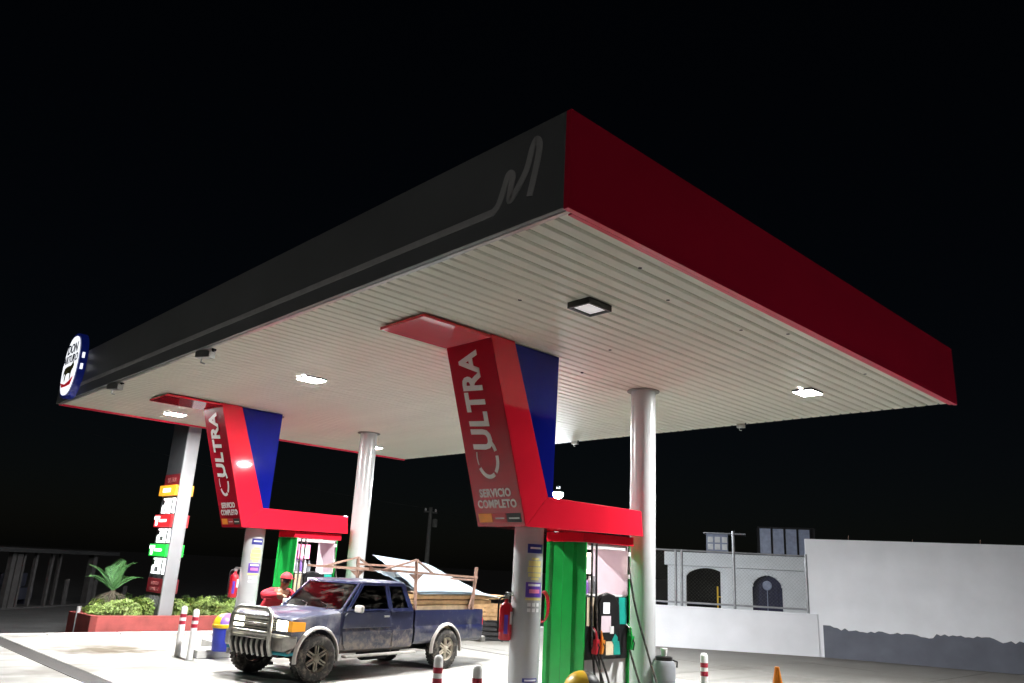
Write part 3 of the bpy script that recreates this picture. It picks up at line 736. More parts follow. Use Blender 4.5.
# palm / cycad
pc = on((110, 606), 1, PY+1.2)
zb_ = G-.13+hh-.12
t = thing('palm_plant', 'small palm with arching green fronds behind the hedge', 'palm', (pc.x, PY+1.2, zb_))
MB().tube([(0, 0, -.02), (.02, 0, .35), (0, .02, .62)], [.11, .09, .07], 10).obj('trunk', 'palm_dry', t)
def frond(az, el, ln, droop, m_, nm):
    mb = MB(); pts = []
    for i in range(9):
        s_ = i/8; e = el-droop*s_*s_
        if i == 0: p = Vector((0, 0, .60))
        else: p = pts[-1]+Vector((math.cos(az)*math.cos(e), math.sin(az)*math.cos(e), math.sin(e)))*ln/8
        pts.append(p)
    mb.tube(pts, [.012*(1-.8*i/8) for i in range(9)], 5)
    for i in range(1, 21):
        f_ = i/21*8; j = min(7, int(f_)); p = pts[j].lerp(pts[j+1], f_-j); tg = (pts[j+1]-pts[j]).normalized()
        sd_ = tg.cross(Vector((0, 0, 1))).normalized(); up_ = sd_.cross(tg)
        for sg in (-1, 1):
            dirv = (sd_*sg*.8+tg*.6+up_*.25+Vector((0, 0, -.1))).normalized(); l_ = .24*math.sin(math.pi*(i/21*.85+.12))
            mb.poly([p, p+dirv*l_*.5+tg*.010, p+dirv*l_, p+dirv*l_*.5-tg*.010], [(0, 1, 2, 3)])
    mb.obj(nm, m_, t)
for k in range(12): frond(k*2.4+.3, R(random.uniform(35, 82)), random.uniform(.75, 1.1), R(random.uniform(25, 70)), 'palm', 'frond')
for k in range(6): frond(k*1.05, R(-20), .55, R(60), 'palm_dry', 'dry_frond')
# thin pole at planter corner
q = on((74, 634), 2, G-.1); ztp = onplane((79, 606), q, Vector((q.x, q.y, 0)).normalized()).z
tag(MB().tube([(q.x, q.y, G-.14), (q.x, q.y, ztp)], .045, 10).obj('marker_post', 'column'), 'thin pale post at the left corner of the red planter', 'post')

# ================================================================== FAR LEFT: SHED, CABINET, POSTS
A = on((2, 609), 2, G-.14); B = on((93, 604), 2, G-.14); ax = (B-A).normalized(); nn = Vector((-ax.y, ax.x, 0))
if nn.dot(A) < 0: nn = -nn
t = thing('open_shed', 'dark open shed with thin posts and flat roof in the far left', 'shed', A, math.atan2(ax.y, ax.x))
Ls = (B-A).length
zt = onplane((50, 553), A, nn).z-A.z
def loc(px): q = onplane(px, A, nn); return (q-A).dot(ax)
for px in (4, 8, 20, 92): pass
for pxs, w_ in (((3, 600), .16), ((8, 600), .24), ((24, 560), .08), ((36, 560), .10), ((52, 560), .10), ((60, 560), .09), ((91, 570), .22)):
    x_ = loc(pxs); box('post', (x_-w_/2, -w_/2, 0), (x_+w_/2, w_/2, zt-.02), 'shed_post', t)
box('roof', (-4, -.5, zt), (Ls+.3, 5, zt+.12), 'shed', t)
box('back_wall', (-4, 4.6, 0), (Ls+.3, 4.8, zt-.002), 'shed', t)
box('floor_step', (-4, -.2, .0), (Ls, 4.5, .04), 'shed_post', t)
q = A+ax*loc((36, 600))+nn*.6
t = thing('cabinet', 'dim blue grey cabinet standing before the dark shed', 'cabinet', (q.x, q.y, A.z+.04), math.atan2(ax.y, ax.x))
box('body', (-.55, 0, .16), (.55, .6, .55), 'shed_cab', t, .02); box('back_rest', (-.6, .35, .551), (.6, .6, 1.0), 'shed_cab', t, .03)
for xx in (-.45, .45): box('foot', (xx-.06, .1, 0), (xx+.06, .5, .16), 'shed_cab', t)
for px, tp, lab in (((62, 606), (67, 579), 'leaning grey post standing before the dark shed'), ((91, 604), (94, 580), 'short grey post between the shed and the palm'), ((122, 604), (125, 586), 'short grey post right of the palm')):
    q = on(px, 2, G-.14); zt_ = onplane(tp, q, Vector((q.x, q.y, 0)).normalized()).z
    tag(MB().tube([(q.x, q.y, G-.14), (q.x, q.y, zt_)], .09, 8).obj('guard_post', 'shed_post'), lab, 'post')

# ================================================================== UTILITY POLE, WIRES, STREET LAMP
D = 48
def atdist(px, d): v = ray(px); return CAM+v*(d/v.dot(fw))
q = atdist((426, 570), D)
t = thing('utility_pole', 'distant slim utility pole above the load of the pickup', 'pole', (q.x, q.y, G-.14))
zt = atdist((431, 506), D).z-G+.14
MB().tube([(0, 0, 0), (0, 0, zt)], [.16, .11], 10).obj('pole', 'pole', t)
box('crossarm', (-.5, -.05, zt-.35), (.5, .05, zt-.25), 'pole', t)
for xx in (-.4, 0, .4): MB().lathe([(.05, zt-.25), (.07, zt-.18), (.04, zt-.08)], c=(xx, 0, 0), n=10).obj('insulator', 'sticker_white', t)
MB().lathe([(.14, zt-1.2), (.16, zt-1.1), (.16, zt-.75), (.10, zt-.7)], c=(.2, -.25, 0), n=12).obj('transformer', 'pole', t)
def wire(a, b, sag, label):
    P_ = [a.lerp(b, k/16)-Vector((0, 0, sag*4*(k/16)*(1-k/16))) for k in range(17)]
    tag(MB().tube(P_, .014, 4).obj('power_line', 'wire'), label, 'cable', 'overhead lines')
top = Vector((q.x, q.y, G-.14+zt-.1))
wire(top, atdist((640, 545), 60), .4, 'thin overhead line running right from the utility pole')
wire(top, atdist((-80, 370), 60), 1.2, 'thin overhead line running left from the utility pole')
q = atdist((558, 495), 27); q2 = Vector((q.x, q.y, G-.14))
t = thing('street_lamp', 'bright white floodlight seen beside the blue panel above the near red beam', 'lamp', q2)
hz_ = q.z-q2.z; fwd = Vector((-q.x, -q.y, 0)).normalized()
MB().tube([(0, 0, 0), (0, 0, hz_+.3)], [.10, .07], 10).obj('pole', 'pole', t)
MB().tube([(0, 0, hz_+.2), tuple(fwd*.45+Vector((0, 0, hz_+.25)))], .03, 8).obj('arm', 'pole', t)
MB().lathe([(.17, .012), (.17, .04), (.10, .10), (.04, .16)], c=tuple(fwd*.6+Vector((0, 0, hz_))), n=16).obj('head', 'metal', t)
MB().lathe([(.02, -.30), (.10, -.27), (.155, -.20), (.165, -.11)], c=tuple(fwd*.6+Vector((0, 0, hz_+.12))), n=16).obj('bulb', 'street_on', t)

# ================================================================== RIGHT: WALLS, FENCE, BUILDING
w1 = on((655, 646), 2, G); w2 = on((820, 657), 2, G); w3 = on((1024, 675), 2, G)
def wall_local(a, b):
    ax_ = (b-a).normalized(); n_ = Vector((ax_.y, -ax_.x, 0));
    if n_.dot(a) > 0: n_ = -n_     # towards the camera
    return ax_, n_
ax, nn = wall_local(w1, w2); a0 = w1-ax*.75; L0 = (w2-a0).length
rz = math.atan2(ax.y, ax.x)
zl = onplane((655, 605), w1, nn).z; zr = onplane((810, 617), w1, nn).z; zlow = (zl+zr)/2
t = thing('low_wall', 'low white painted wall carrying the wire fence', 'wall', (a0.x, a0.y, G), rz)
# local y points away from the camera
sgn = -1 if Vector((-math.sin(rz), math.cos(rz), 0)).dot(nn) > 0 else 1
def wbox(name, x0, x1, y0, y1, z0, z1, m_, par, bevel=0):
    return box(name, (x0, min(y0*sgn, y1*sgn), z0), (x1, max(y0*sgn, y1*sgn), z1), m_, par, bevel)
wbox('wall_body', 0, L0, 0, .22, -.12, zlow-G, 'wall_white', t, .008)
wbox('coping', 0, L0-.002, -.012, .232, zlow-G+.001, zlow-G+.05, 'wall_white', t, .006)
def wx(px): q_ = onplane(px, w1, nn); return (q_-a0).dot(ax), q_.z
t = thing('wire_fence', 'grey wire mesh fence on top of the low white wall', 'fence', (a0.x, a0.y, zlow+.051), rz)
zf = lambda px: wx(px)[1]-zlow-.051
z_top, z_bot = (zf((660, 549))+zf((800, 556)))/2, .10
xe = wx((808, 590))[0]
posts = [(wx((676, 590))[0], z_top), (wx((682, 590))[0], z_top), (wx((735, 590))[0], zf((735, 531))), (xe, z_top+.05)]
posts += [(.06, z_top)]
for x_, z_ in posts: MB().tube([(x_, .11*sgn, 0), (x_, .11*sgn, z_)], .04, 10).obj('post', 'galv', t)
xs0 = posts[-1][0]
for z_ in (z_top, z_bot): MB().tube([(xs0, .11*sgn, z_), (xe, .11*sgn, z_)], .026, 8).obj('rail', 'galv', t)
mb = MB(); s_ = .10; w_ = .0015; n_ = int((xe-xs0)/s_); Hm = z_top-z_bot
for k in range(-int(Hm/s_), n_):
    for dirn in (1, -1):
        xa_ = xs0+k*s_; xb_ = xa_+Hm; ya0, ya1 = 0., 1.
        if xa_ < xs0: ya0 = (xs0-xa_)/Hm
        if xb_ > xe: ya1 = (xe-xa_)/Hm
        if ya1 <= ya0: continue
        p = []
        for u_ in (ya0, ya1): p.append((xa_+u_*Hm, (z_bot+u_*Hm) if dirn > 0 else (z_top-u_*Hm)))
        (X_a, Z_a), (X_b, Z_b) = p; yy = (.11+.004*dirn)*sgn
        mb.poly([(X_a-w_, yy, Z_a), (X_a+w_, yy, Z_a), (X_b+w_, yy, Z_b), (X_b-w_, yy, Z_b)], [(0, 1, 2, 3)])
msh = mb.obj('mesh_wires', 'pole', t); msh['kind'] = 'stuff'
# tall wall
ax2, nn2 = wall_local(w2, w3); rz2 = math.atan2(ax2.y, ax2.x); b0 = w2-nn2*.02
zt1 = onplane((812, 540), w2, nn2).z; zt2 = onplane((1020, 544), w2, nn2).z; zt = (zt1+zt2)/2
sgn = -1 if Vector((-math.sin(rz2), math.cos(rz2), 0)).dot(nn2) > 0 else 1
t = thing('tall_wall', 'tall white wall with an unfinished grey painted base at the right', 'wall', (b0.x, b0.y, G), rz2)
Lw = 15
xst = (onplane((810, 580), w2, nn2)-w2).dot(ax2)
wbox('wall_body', xst-.1, Lw, .02, .25, -.12, zt-G, 'wall_white', t, .01)
# brushed grey base coat: thin layer with a ragged top
zg1 = onplane((822, 627), w2, nn2).z-G; zg2 = onplane((1010, 641), w2, nn2).z-G
mb = MB(); N = 160; rings = []; h_ = 0
for k in range(N+1):
    x_ = .12+(Lw-.3)*k/N
    if k % 5 == 0: h_ = random.uniform(-.10, .08)
    f_ = min(1, x_/7)
    z_ = zg1+(zg2-zg1)*f_+h_*.6+random.uniform(-.035, .035)
    if x_ < .35: z_ = zg1+.05
    rings.append([(x_, .019*sgn, -.10), (x_, .019*sgn, z_), (x_, .012*sgn, z_-.01), (x_, .012*sgn, -.10)])
mb.loft(rings).obj('grey_base_coat', 'wall_grey', t)['label'] = 'grey base coat with ragged brushed top edge'
wbox('wall_joint', 5.85, 5.868, .0135, .0185, zg2+.05, zt-G-.25, 'wall_grey', t)
for k in range(9): # vertical hairline joints and rebar stubs on the top
    xk = .9+1.6*k
    MB().tube([(xk, .12*sgn, zt-G), (xk+.01, .12*sgn, zt-G+random.uniform(.05, .16))], .008, 5).obj('rebar_stub', 'rust', t)

# white building with arches behind the fence
def dpt(px, d): return atdist(px, d)
f0 = atdist((667, 590), 33.0); f1 = atdist((812, 590), 31.5); f0.z = f1.z = G
axb = (f1-f0).normalized(); rzb = math.atan2(axb.y, axb.x); nb = Vector((axb.y, -axb.x, 0)); nb = nb if nb.dot(f0) < 0 else -nb
sgn = -1 if Vector((-math.sin(rzb), math.cos(rzb), 0)).dot(nb) > 0 else 1
t = thing('white_building', 'low white house with arched openings behind the wire fence', 'building', (f0.x, f0.y, G-.14), rzb)
def bf(px): q_ = onplane(px, f0, nb); return (q_-f0).dot(axb), q_.z-G+.14
Lb = 9.5; zc = (bf((670, 552))[1]+bf((808, 557))[1])/2; zcb = zc-.55
def archwall(x0, x1, ox0, ox1, ztop_o, rise, z1, dep):
    """wall piece x0..x1 with an arched opening ox0..ox1"""
    mb = MB(); pts = [(ox0, 0)]; n_ = 14
    for k in range(n_+1):
        u_ = k/n_; pts.append((ox0+(ox1-ox0)*u_, ztop_o-rise+rise*math.sin(math.pi*u_)**.6))
    pts.append((ox1, 0))
    out = [(x0, 0)]+[(x0+(x1-x0)*k/n_, z1) for k in range(n_+1)]+[(x1, 0)]
    rings = []
    for (ax_, az_), (bx_, bz_) in zip(out, pts): rings.append([(ax_, 0, az_), (ax_, dep*sgn, az_), (bx_, dep*sgn, bz_), (bx_, 0, bz_)])
    mb.loft(rings); return mb
a1, za = bf((686, 569)); a2, _ = bf((727, 569)); d1, zd = bf((752, 576)); d2, _ = bf((782, 576)); xm = (a2+d1)/2
archwall(.05, xm, a1, a2, za+.08, .35, zcb, .35).obj('facade_wall', 'facade', t)
archwall(xm+.002, Lb, d1, d2, zd+.05, .45, zcb, .35).obj('facade_wall', 'facade', t)
wbox('cornice', -.1, Lb+.1, -.10, .45, zcb+.002, zc, 'facade', t, .02)
wbox('cornice_step', -.04, Lb, -.04, .40, zcb-.10, zcb-.002, 'facade', t) if False else None
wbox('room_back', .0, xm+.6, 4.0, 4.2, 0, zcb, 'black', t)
wbox('side_wall', 0.0, .2, .36, 4.0, 0, zcb, 'facade', t)
wbox('roof', -.05, Lb, .46, 6.0, zcb+.02, zcb+.2, 'facade', t)
wbox('reveal', a2-.28, a2+.05, .352, .42, 0, za+.2, 'facade', t)
# arched blue gate: bars
dcx, dw = (d1+d2)/2, (d2-d1)
wbox('gate_leaf', d1-.05, d2+.05, .30, .34, 0, zd+.1, 'door_blue', t)
for k in range(7): wbox('gate_bar', d1+dw*k/6-.015, d1+dw*k/6+.015, .24, .27, .05, zd-.25, 'pane_blue' if k == 3 else 'door_blue', t)
for z_ in (.9, 1.5): wbox('gate_rail', d1, d2, .275, .295, z_, z_+.05, 'door_blue', t)
MB().lathe([(.17, 0), (.19, .03), (.17, .06)], c=(dcx, .22*sgn, zd-.35), n=20, axis='Y').obj('gate_medallion', 'pane_blue', t)
for k in range(11):
    a_ = math.pi*k/10; MB().lathe([(.03, 0), (.05, .03), (.02, .06)], c=(dcx+dw*.5*math.cos(a_), -.03*sgn, zd-.38+.45*math.sin(a_)), n=8, axis='Y').obj('gate_ornament', 'facade', t)
# upper storey room with pale panes
u0_, zu0 = bf((761, 552)); u1_, zu1 = bf((810, 531))
wbox('upper_room', u0_-.1, u1_+.3, 1.4, 4.0, zc-.35, zu1+.2, 'shed', t)
du = (u1_+.15-u0_)/4; ux = [v for k in range(4) for v in (u0_+du*k, u0_+du*(k+1)-.08)]
for k in range(4): wbox('window_pane', ux[2*k], ux[2*k+1], 1.36, 1.395, zc-.1, zu1+.12, 'pane_blue', t)
for k in range(4): wbox('window_frame', ux[2*k+1], ux[2*k+1]+.08, 1.33, 1.395, zc-.15, zu1+.15, 'black', t)
v0_, zv0 = bf((705, 549)); v1_, zv1 = bf((727, 535))
wbox('roof_box', v0_, v1_, 1.3, 2.3, zc-.35, zv1+.1, 'pane_blue', t)
for k in range(3):
    for j in range(2): wbox('roof_box_pane', v0_+.06+.3*k, v0_+.28+.3*k, 1.27, 1.295, zv0+.04+.3*j, zv0+.28+.3*j, 'sticker_white', t)
wbox('roof_box_top', v0_-.12, v1_+.75, 1.2, 2.4, zv1+.101, zv1+.15, 'galv', t)
# yellow ladder leaning in the arch
q = f0+axb*(a2-.25)-nb*.75
t = thing('ladder', 'yellow ladder standing inside the dark arch of the white house', 'ladder', (q.x, q.y, G-.14), rzb)
for s_ in (-.17, .17): box('stile', (s_-.03, -.03, 0), (s_+.03, .03, 1.75), 'yellow', t)
for k in range(5): box('rung', (-.14, -.02, .28*k+.2), (.14, .02, .28*k+.24), 'yellow', t)

# dark crates standing behind the pickup tail
q = on((492, 640), 2, G)
for k, (dx_, z_, h_, lab) in enumerate(((0, 0, .5, 'dark slatted crate at the bottom of the pile behind the pickup tail'), (.05, .505, .45, 'pale slatted crate on top of the pile behind the pickup tail'))):
    t = thing('slatted_crate', lab, 'crate', (q.x+dx_, q.y, G+z_), R(-40), 'crates behind the pickup')
    for s_ in range(4):
        zz_ = .02+s_*h_/4.2
        box('slat', (-.75, -.4, zz_), (.75, -.38, zz_+h_/6), ['shed', 'wood2'][k], t); box('slat', (-.75, .38, zz_), (.75, .4, zz_+h_/6), ['shed', 'wood2'][k], t)
    for x_ in (-.72, -.25, .25, .72): box('batten', (x_-.03, -.379, 0), (x_+.03, .379, h_-.02), ['shed', 'wood2'][k], t)

# ================================================================== PICKUP TRUCK
# local frame: x runs from nose to tail (0 = front axle), y away from the camera side, z up from the ground
tr = thing('pickup_truck', 'dusty dark blue extended cab pickup with bull bar and lit headlights at the pump', 'pickup truck', (7.02, 11.6, G), R(11.3))
TW = 1.62; WB = 3.2; WR = .355
def cyl_cut(o, cuts):
    """cut wheel arches for good, then drop the cutter"""
    mb = MB()
    for x_, z_, r_, y0, y1 in cuts: mb.lathe([(r_, y0), (r_, y1)], c=(x_, 0, z_), n=40, axis='Y')
    c_ = mb.obj('cutter', 'black'); c_.parent = tr
    bo = o.modifiers.new('cut', 'BOOLEAN'); bo.object = c_; bo.operation = 'DIFFERENCE'; bo.solver = 'EXACT'
    bpy.context.view_layer.update()
    me = bpy.data.meshes.new_from_object(o.evaluated_get(bpy.context.evaluated_depsgraph_get()))
    o.modifiers.clear(); o.data = me; bpy.data.objects.remove(c_)
    for p in me.polygons: p.use_smooth = True
    me.set_sharp_from_angle(angle=R(30))
def sect_ring(x_, zb, zt, ins=0., crown=.03, zs=.74):
    half = [(.10+ins, zb), (.03+ins, zb+.05), (.012+ins, zb+.12), (ins, zs-.10), (ins, zs), (.018+ins, zs+.035), (.022+ins, zt-.06), (.035+ins, zt-.02), (.075+ins, zt)]
    L_ = [(x_, y, z) for y, z in half]; M_ = [(x_, TW*.3, zt+crown*.7), (x_, TW*.5, zt+crown), (x_, TW*.7, zt+crown*.7)]
    R_ = [(x_, TW-y, z) for y, z in reversed(half)]
    return L_+M_+R_
front = MB().loft([sect_ring(-.51, .60, .925, .05, .02, .76), sect_ring(-.47, .58, .955, .03, .035), sect_ring(-.36, .52, .98, .01, .045), sect_ring(-.1, .46, 1.005, 0, .05), sect_ring(.2, .46, 1.025, 0, .05), sect_ring(.46, .42, 1.045, 0, .04)]).obj('front_wing', 'truck_hood', tr, smooth=True)
cyl_cut(front, [(0, .36, .44, -.1, .36), (0, .36, .44, TW-.36, TW+.1)])
cabl = MB().loft([sect_ring(.468, .40, 1.046, 0, .0), sect_ring(.62, .39, 1.055, 0, .0), sect_ring(1.4, .39, 1.06, 0, .0), sect_ring(2.24, .39, 1.06, 0, .0)]).obj('cab_body', 'truck_blue_low', tr, smooth=True)
# door and panel seams: raised door skins with gaps
def skin(name, pts, y0, m_, bev=.012):
    return MB().prism(pts, y0, y0+.012).obj(name, m_, tr, bevel=bev)
for side in (0, 1):
    yk = -.013 if side == 0 else TW+.001
    d_ = skin('door', [(.54, .52), (.60, .45), (1.62, .45), (1.66, .56), (1.66, .73), (.50, .73)], yk, 'truck_blue_low')
    d2_ = skin('door_upper', [(.50, .785), (1.66, .785), (1.60, 1.045), (.60, 1.035), (.53, .98)], yk+(.010 if side == 0 else -.010), 'truck_blue')
    box('handle', (1.44, yk-.012 if side == 0 else yk+.012, .945), (1.57, yk+.006 if side == 0 else yk+.03, .975), 'chrome_dull', d2_, .006)
    skin('quarter_panel', [(1.70, .46), (2.22, .46), (2.22, .73), (1.70, .73)], yk+(.004 if side == 0 else -.004), 'truck_blue_low')
    box('waist_strip', (-.50, yk-.008 if side == 0 else yk+.004, .745), (2.2, yk+.012 if side == 0 else yk+.02, .772), 'truck_blue', tr, .004) if False else None
# greenhouse: framed panes
def pane(name, q, mg, thick, fm, parent=tr):
    """frame with a hole plus glass; q = four corners"""
    q = [Vector(v) for v in q]; c_ = sum(q, Vector())/4; nrm = (q[1]-q[0]).cross(q[3]-q[0]).normalized()
    inn_ = []
    for i in range(4):
        e1 = (q[(i+1) % 4]-q[i]).normalized(); e0 = (q[i-1]-q[i]).normalized(); s__ = max(.35, e1.cross(e0).length)
        inn_.append(q[i]+(e1*mg[(i-1) % 4]+e0*mg[i])/s__)
    f_ = MB(); rings = []
    for i in (0, 1, 2, 3, 0):
        rings.append([q[i]-nrm*thick/2, q[i]+nrm*thick/2, inn_[i]+nrm*thick/2, inn_[i]-nrm*thick/2])
    f_.loft(rings, cap=False); fo = f_.obj(name+'_frame', fm, parent)
    g_ = MB().loft([[v-nrm*.003 for v in inn_], [v+nrm*.003 for v in inn_]]).obj(name+'_glass', 'glass', fo)
    return fo
zr_, zb_ = 1.50, 1.05
for side in (0, 1):
    Y = (lambda v: v) if side == 0 else (lambda v: TW-v)
    pane('door_window', [(.56, Y(.02), zb_), (1.63, Y(.02), zb_), (1.59, Y(.15), zr_), (1.00, Y(.15), zr_)], [.03, .05, .045, .05], .035, 'truck_blue')
    pane('rear_side_window', [(1.64, Y(.02), zb_-.02), (2.22, Y(.02), zb_-.02), (2.06, Y(.15), zr_), (1.60, Y(.15), zr_)], [.06, .10, .05, .04], .033, 'truck_blue')
pane('windscreen', [(.50, .05, zb_-.01), (.50, TW-.05, zb_-.01), (.985, TW-.165, zr_), (.985, .165, zr_)], [.03, .045, .05, .045], .03, 'truck_blue')
pane('rear_window', [(2.23, .05, zb_-.01), (2.23, TW-.05, zb_-.01), (2.07, TW-.165, zr_), (2.07, .165, zr_)], [.06, .1, .06, .1], .03, 'truck_blue')
rf = [(.95, .20), (1.0, .15), (2.02, .15), (2.10, .20)]
prof_ = [(.955, .24), (.985, .155), (2.06, .155), (2.10, .24), (2.10, TW-.24), (2.06, TW-.155), (.985, TW-.155), (.955, TW-.24)]
mb = MB(); cxr, cyr = 1.53, TW/2
mb.loft([[(x_, y_, zr_-.02) for x_, y_ in prof_], [(x_, y_, zr_+.012) for x_, y_ in prof_], [(cxr+(x_-cxr)*.93, cyr+(y_-cyr)*.92, zr_+.035) for x_, y_ in prof_], [(cxr+(x_-cxr)*.6, cyr+(y_-cyr)*.6, zr_+.05) for x_, y_ in prof_]])
mb.obj('roof', 'truck_hood', tr, smooth=True, bevel=.01)
for k, (x0_, y0_, x1_, y1_) in enumerate(((.42, .35, .62, .80), (.42, .85, .62, 1.3))):
    MB().tube([(x0_, y0_, 1.075), (x0_+.12, y0_+.12, 1.12), (x1_+.04, y1_, 1.16)], .009, 6).obj('wiper', 'black', tr)
# cabin inside
box('dashboard', (.50, .10, .90), (.85, TW-.10, 1.07), 'cabin', tr, .03)
for y_ in (.32, 1.0):
    s_ = thing('seat', '', ''); del s_['label']; del s_['category']; s_.parent = tr
    box('cushion', (1.15, y_-.02, .70), (1.6, y_+.40, .86), 'seat_red', s_, .04); box('backrest', (1.50, y_, .82), (1.66, y_+.38, 1.28), 'seat_red', s_, .05); box('headrest', (1.56, y_+.10, 1.30), (1.64, y_+.28, 1.42), 'seat_red', s_, .03)
MB().tube([(.95+.05*math.sin(a), .48+.17*math.cos(a), 1.06+.15*math.sin(a)) for a in [2*math.pi*k/20 for k in range(20)]], .013, 6, close=True).obj('steering_wheel', 'black', tr)
# mirrors
for y_, s_ in ((-.02, -1), (TW+.02, 1)):
    o = box('wing_mirror', (.70, min(y_, y_+s_*.17), 1.03), (.78, max(y_, y_+s_*.17), 1.15), 'flare', tr, .025)
# bed
bx0, bx1 = 2.29, 4.33
def bed_ring(x_, y0, y1):
    sg = 1 if y1 > y0 else -1
    return [(x_, y0+sg*.05, .47), (x_, y0+sg*.012, .52), (x_, y0, .64), (x_, y0, .74), (x_, y0+sg*.02, .775), (x_, y0+sg*.015, 1.00), (x_, y0+sg*.03, 1.05), (x_, y1, 1.05), (x_, y1, .60), (x_, y1, .47)]
for y0, y1 in ((0, .12), (TW, TW-.12)):
    w_ = MB().loft([bed_ring(bx0, y0, y1), bed_ring(2.7, y0, y1), bed_ring(3.8, y0, y1), bed_ring(bx1, y0, y1)]).obj('bed_side', 'truck_blue', tr, smooth=True)
    cyl_cut(w_, [(WB, .36, .425, -.2, TW+.2)])
box('bed_floor', (bx0, .125, .60), (bx1-.06, TW-.125, .64), 'truck_blue_low', tr)
box('bed_front', (bx0, .125, .645), (bx0+.05, TW-.125, 1.05), 'truck_blue', tr)
box('tailgate', (bx1-.05, .125, .56), (bx1, TW-.125, 1.05), 'truck_blue_low', tr, .012)
box('rear_bumper', (bx1+.02, .02, .42), (bx1+.16, TW-.02, .54), 'chrome_dull', tr, .03)
for y_ in (.02, TW-.10): box('tail_lamp', (bx1+.001, y_, .66), (bx1+.03, y_+.08, .90), 'red_paint', tr, .01)
box('chassis', (-.4, .42, .34), (4.2, TW-.42, .50), 'black', tr)
box('engine_block', (-.40, .37, .42), (.45, TW-.37, .93), 'black', tr)
for x_ in (0, WB): MB().lathe([(.05, .1), (.05, TW-.1)], c=(x_, 0, .34), n=12, axis='Y').obj('axle', 'black', tr)
for y_ in (-.06, TW-.06): box('side_step', (.58, y_, .33), (2.3, y_+.12, .37), 'flare', tr, .015)
MB().lathe([(.10, 1.3), (.12, 1.34), (.12, 1.9), (.1, 1.95)], c=(0, .35, .34), n=14, axis='X').obj('fuel_tank', 'black', tr)
for y_ in (.05, TW-.07): box('mud_flap', (WB+.40, y_, .20), (WB+.42, y_+.22 if y_ < 1 else y_-.0+.02, .50), 'black', tr)
# fender flares
def flare(x_, y_, sg, r_):
    rings = []
    for k in range(19):
        a = R(-8+196*k/18); c_, s_ = math.cos(a), math.sin(a)
        rings.append([(x_+rr*c_, y_+sg*d__, .36+rr*s_) for rr, d__ in ((r_-.012, .03), (r_-.014, -.035), (r_+.012, -.032), (r_+.036, .008))])
    MB().loft(rings).obj('fender_flare', 'flare', tr, smooth=True)
for x_, r_ in ((0, .44), (WB, .425)): flare(x_, 0, 1, r_); flare(x_, TW, -1, r_)
# wheels
def wheel(x_, y_, sg, steer=0, dusty=False):
    w = thing('wheel', '', ''); del w['label']; del w['category']; w.parent = tr; w.location = (x_, y_, WR); w.rotation_euler = (0, 0, steer)
    wd = .245; r_ = WR
    pr = [(.205, .01), (.225, -.002), (.30, -.006), (r_-.03, .006), (r_-.006, .035), (r_, .06), (r_, wd-.06), (r_-.006, wd-.035), (r_-.03, wd-.006), (.30, wd+.004), (.205, wd)]
    mk = lambda pr_: [(a, b if sg > 0 else -b) for a, b in pr_]
    ty = MB().lathe(mk(pr), n=44, axis='Y', cap=False).obj('tyre', 'rubber', w, smooth=True)
    b_ = MB()
    for k in range(36):
        for q_ in range(4):
            a = 2*math.pi*(k+.5*(q_ % 2))/36; M_ = Matrix.Rotation(a, 4, 'Y') @ Matrix.Translation((0, (.05+.05*q_)*sg, r_-.008))
            b_.box((-.018, -.02, 0), (.018, .02, .014), M_)
    b_.obj('tread_block', 'rubber', ty)
    rm = MB().lathe(mk([(.208, .012), (.205, .03), (.185, .05), (.185, .20)]), n=36, axis='Y', cap=False).obj('rim', 'rim_dusty' if dusty else 'rim', w, smooth=True)
    MB().lathe(mk([(.18, .10), (.18, .12)]), n=24, axis='Y').obj('brake_drum', 'black', w)
    for k in range(6):
        M_ = Matrix.Rotation(2*math.pi*k/6, 4, 'Y')
        for o_ in (-.022, .022):
            sp_ = MB().box((o_-.013, min(.03*sg, .06*sg), .05), (o_+.013, max(.03*sg, .06*sg), .19), M_).obj('spoke', 'rim_dusty' if dusty else 'rim', w, bevel=.006)
    MB().lathe(mk([(.03, .005), (.045, .015), (.06, .03), (.065, .07)]), n=20, axis='Y').obj('hub_cap', 'rim_dusty' if dusty else 'rim', w, smooth=True)
wheel(0, -.03, 1, R(-10)); wheel(WB, -.03, 1, 0, True); wheel(0, TW+.03, -1, R(-10)); wheel(WB, TW+.03, -1, 0, True)
# nose: grille, lamps, bumper, bull bar
box('grille_back', (-0.502, .44, .74), (-0.488, TW-.44, .92), 'black', tr)
for k in range(5): box('grille_slat', (-0.535, .44, .745+.036*k), (-0.503, TW-.44, .765+.036*k), 'chrome_dull', tr, .004)
box('badge', (-0.550, TW/2-.09, .81), (-0.536, TW/2+.09, .85), 'chrome_dull', tr, .01)
box('grille_surround', (-0.520, .42, .925), (-0.485, TW-.42, .945), 'chrome_dull', tr, .006)
for y0, y1, yo in ((.15, .40, .035), (TW-.40, TW-.15, TW-.145)):
    box('headlight', (-0.525, y0, .755), (-0.470, y1, .905), 'headlight', tr, .015)
    w_, o_ = (.11, -.05) if yo < 1 else (.11, .05)
    MB().loft([[(-.515, a_, z) for a_, z in ((yo, .755), (yo+w_, .755), (yo+w_, .905), (yo, .905))], [(-.30, a_, z) for a_, z in ((yo+o_, .765), (yo+w_+o_, .765), (yo+w_+o_, .895), (yo+o_, .895))]]).obj('indicator', 'indicator', tr)
bm_ = [(-0.590, .46), (-0.610, .50), (-0.610, .66), (-0.590, .70), (-0.470, .70), (-0.470, .46)]
MB().prism(bm_, .10, TW-.10).obj('front_bumper', 'chrome_dull', tr, bevel=.012)
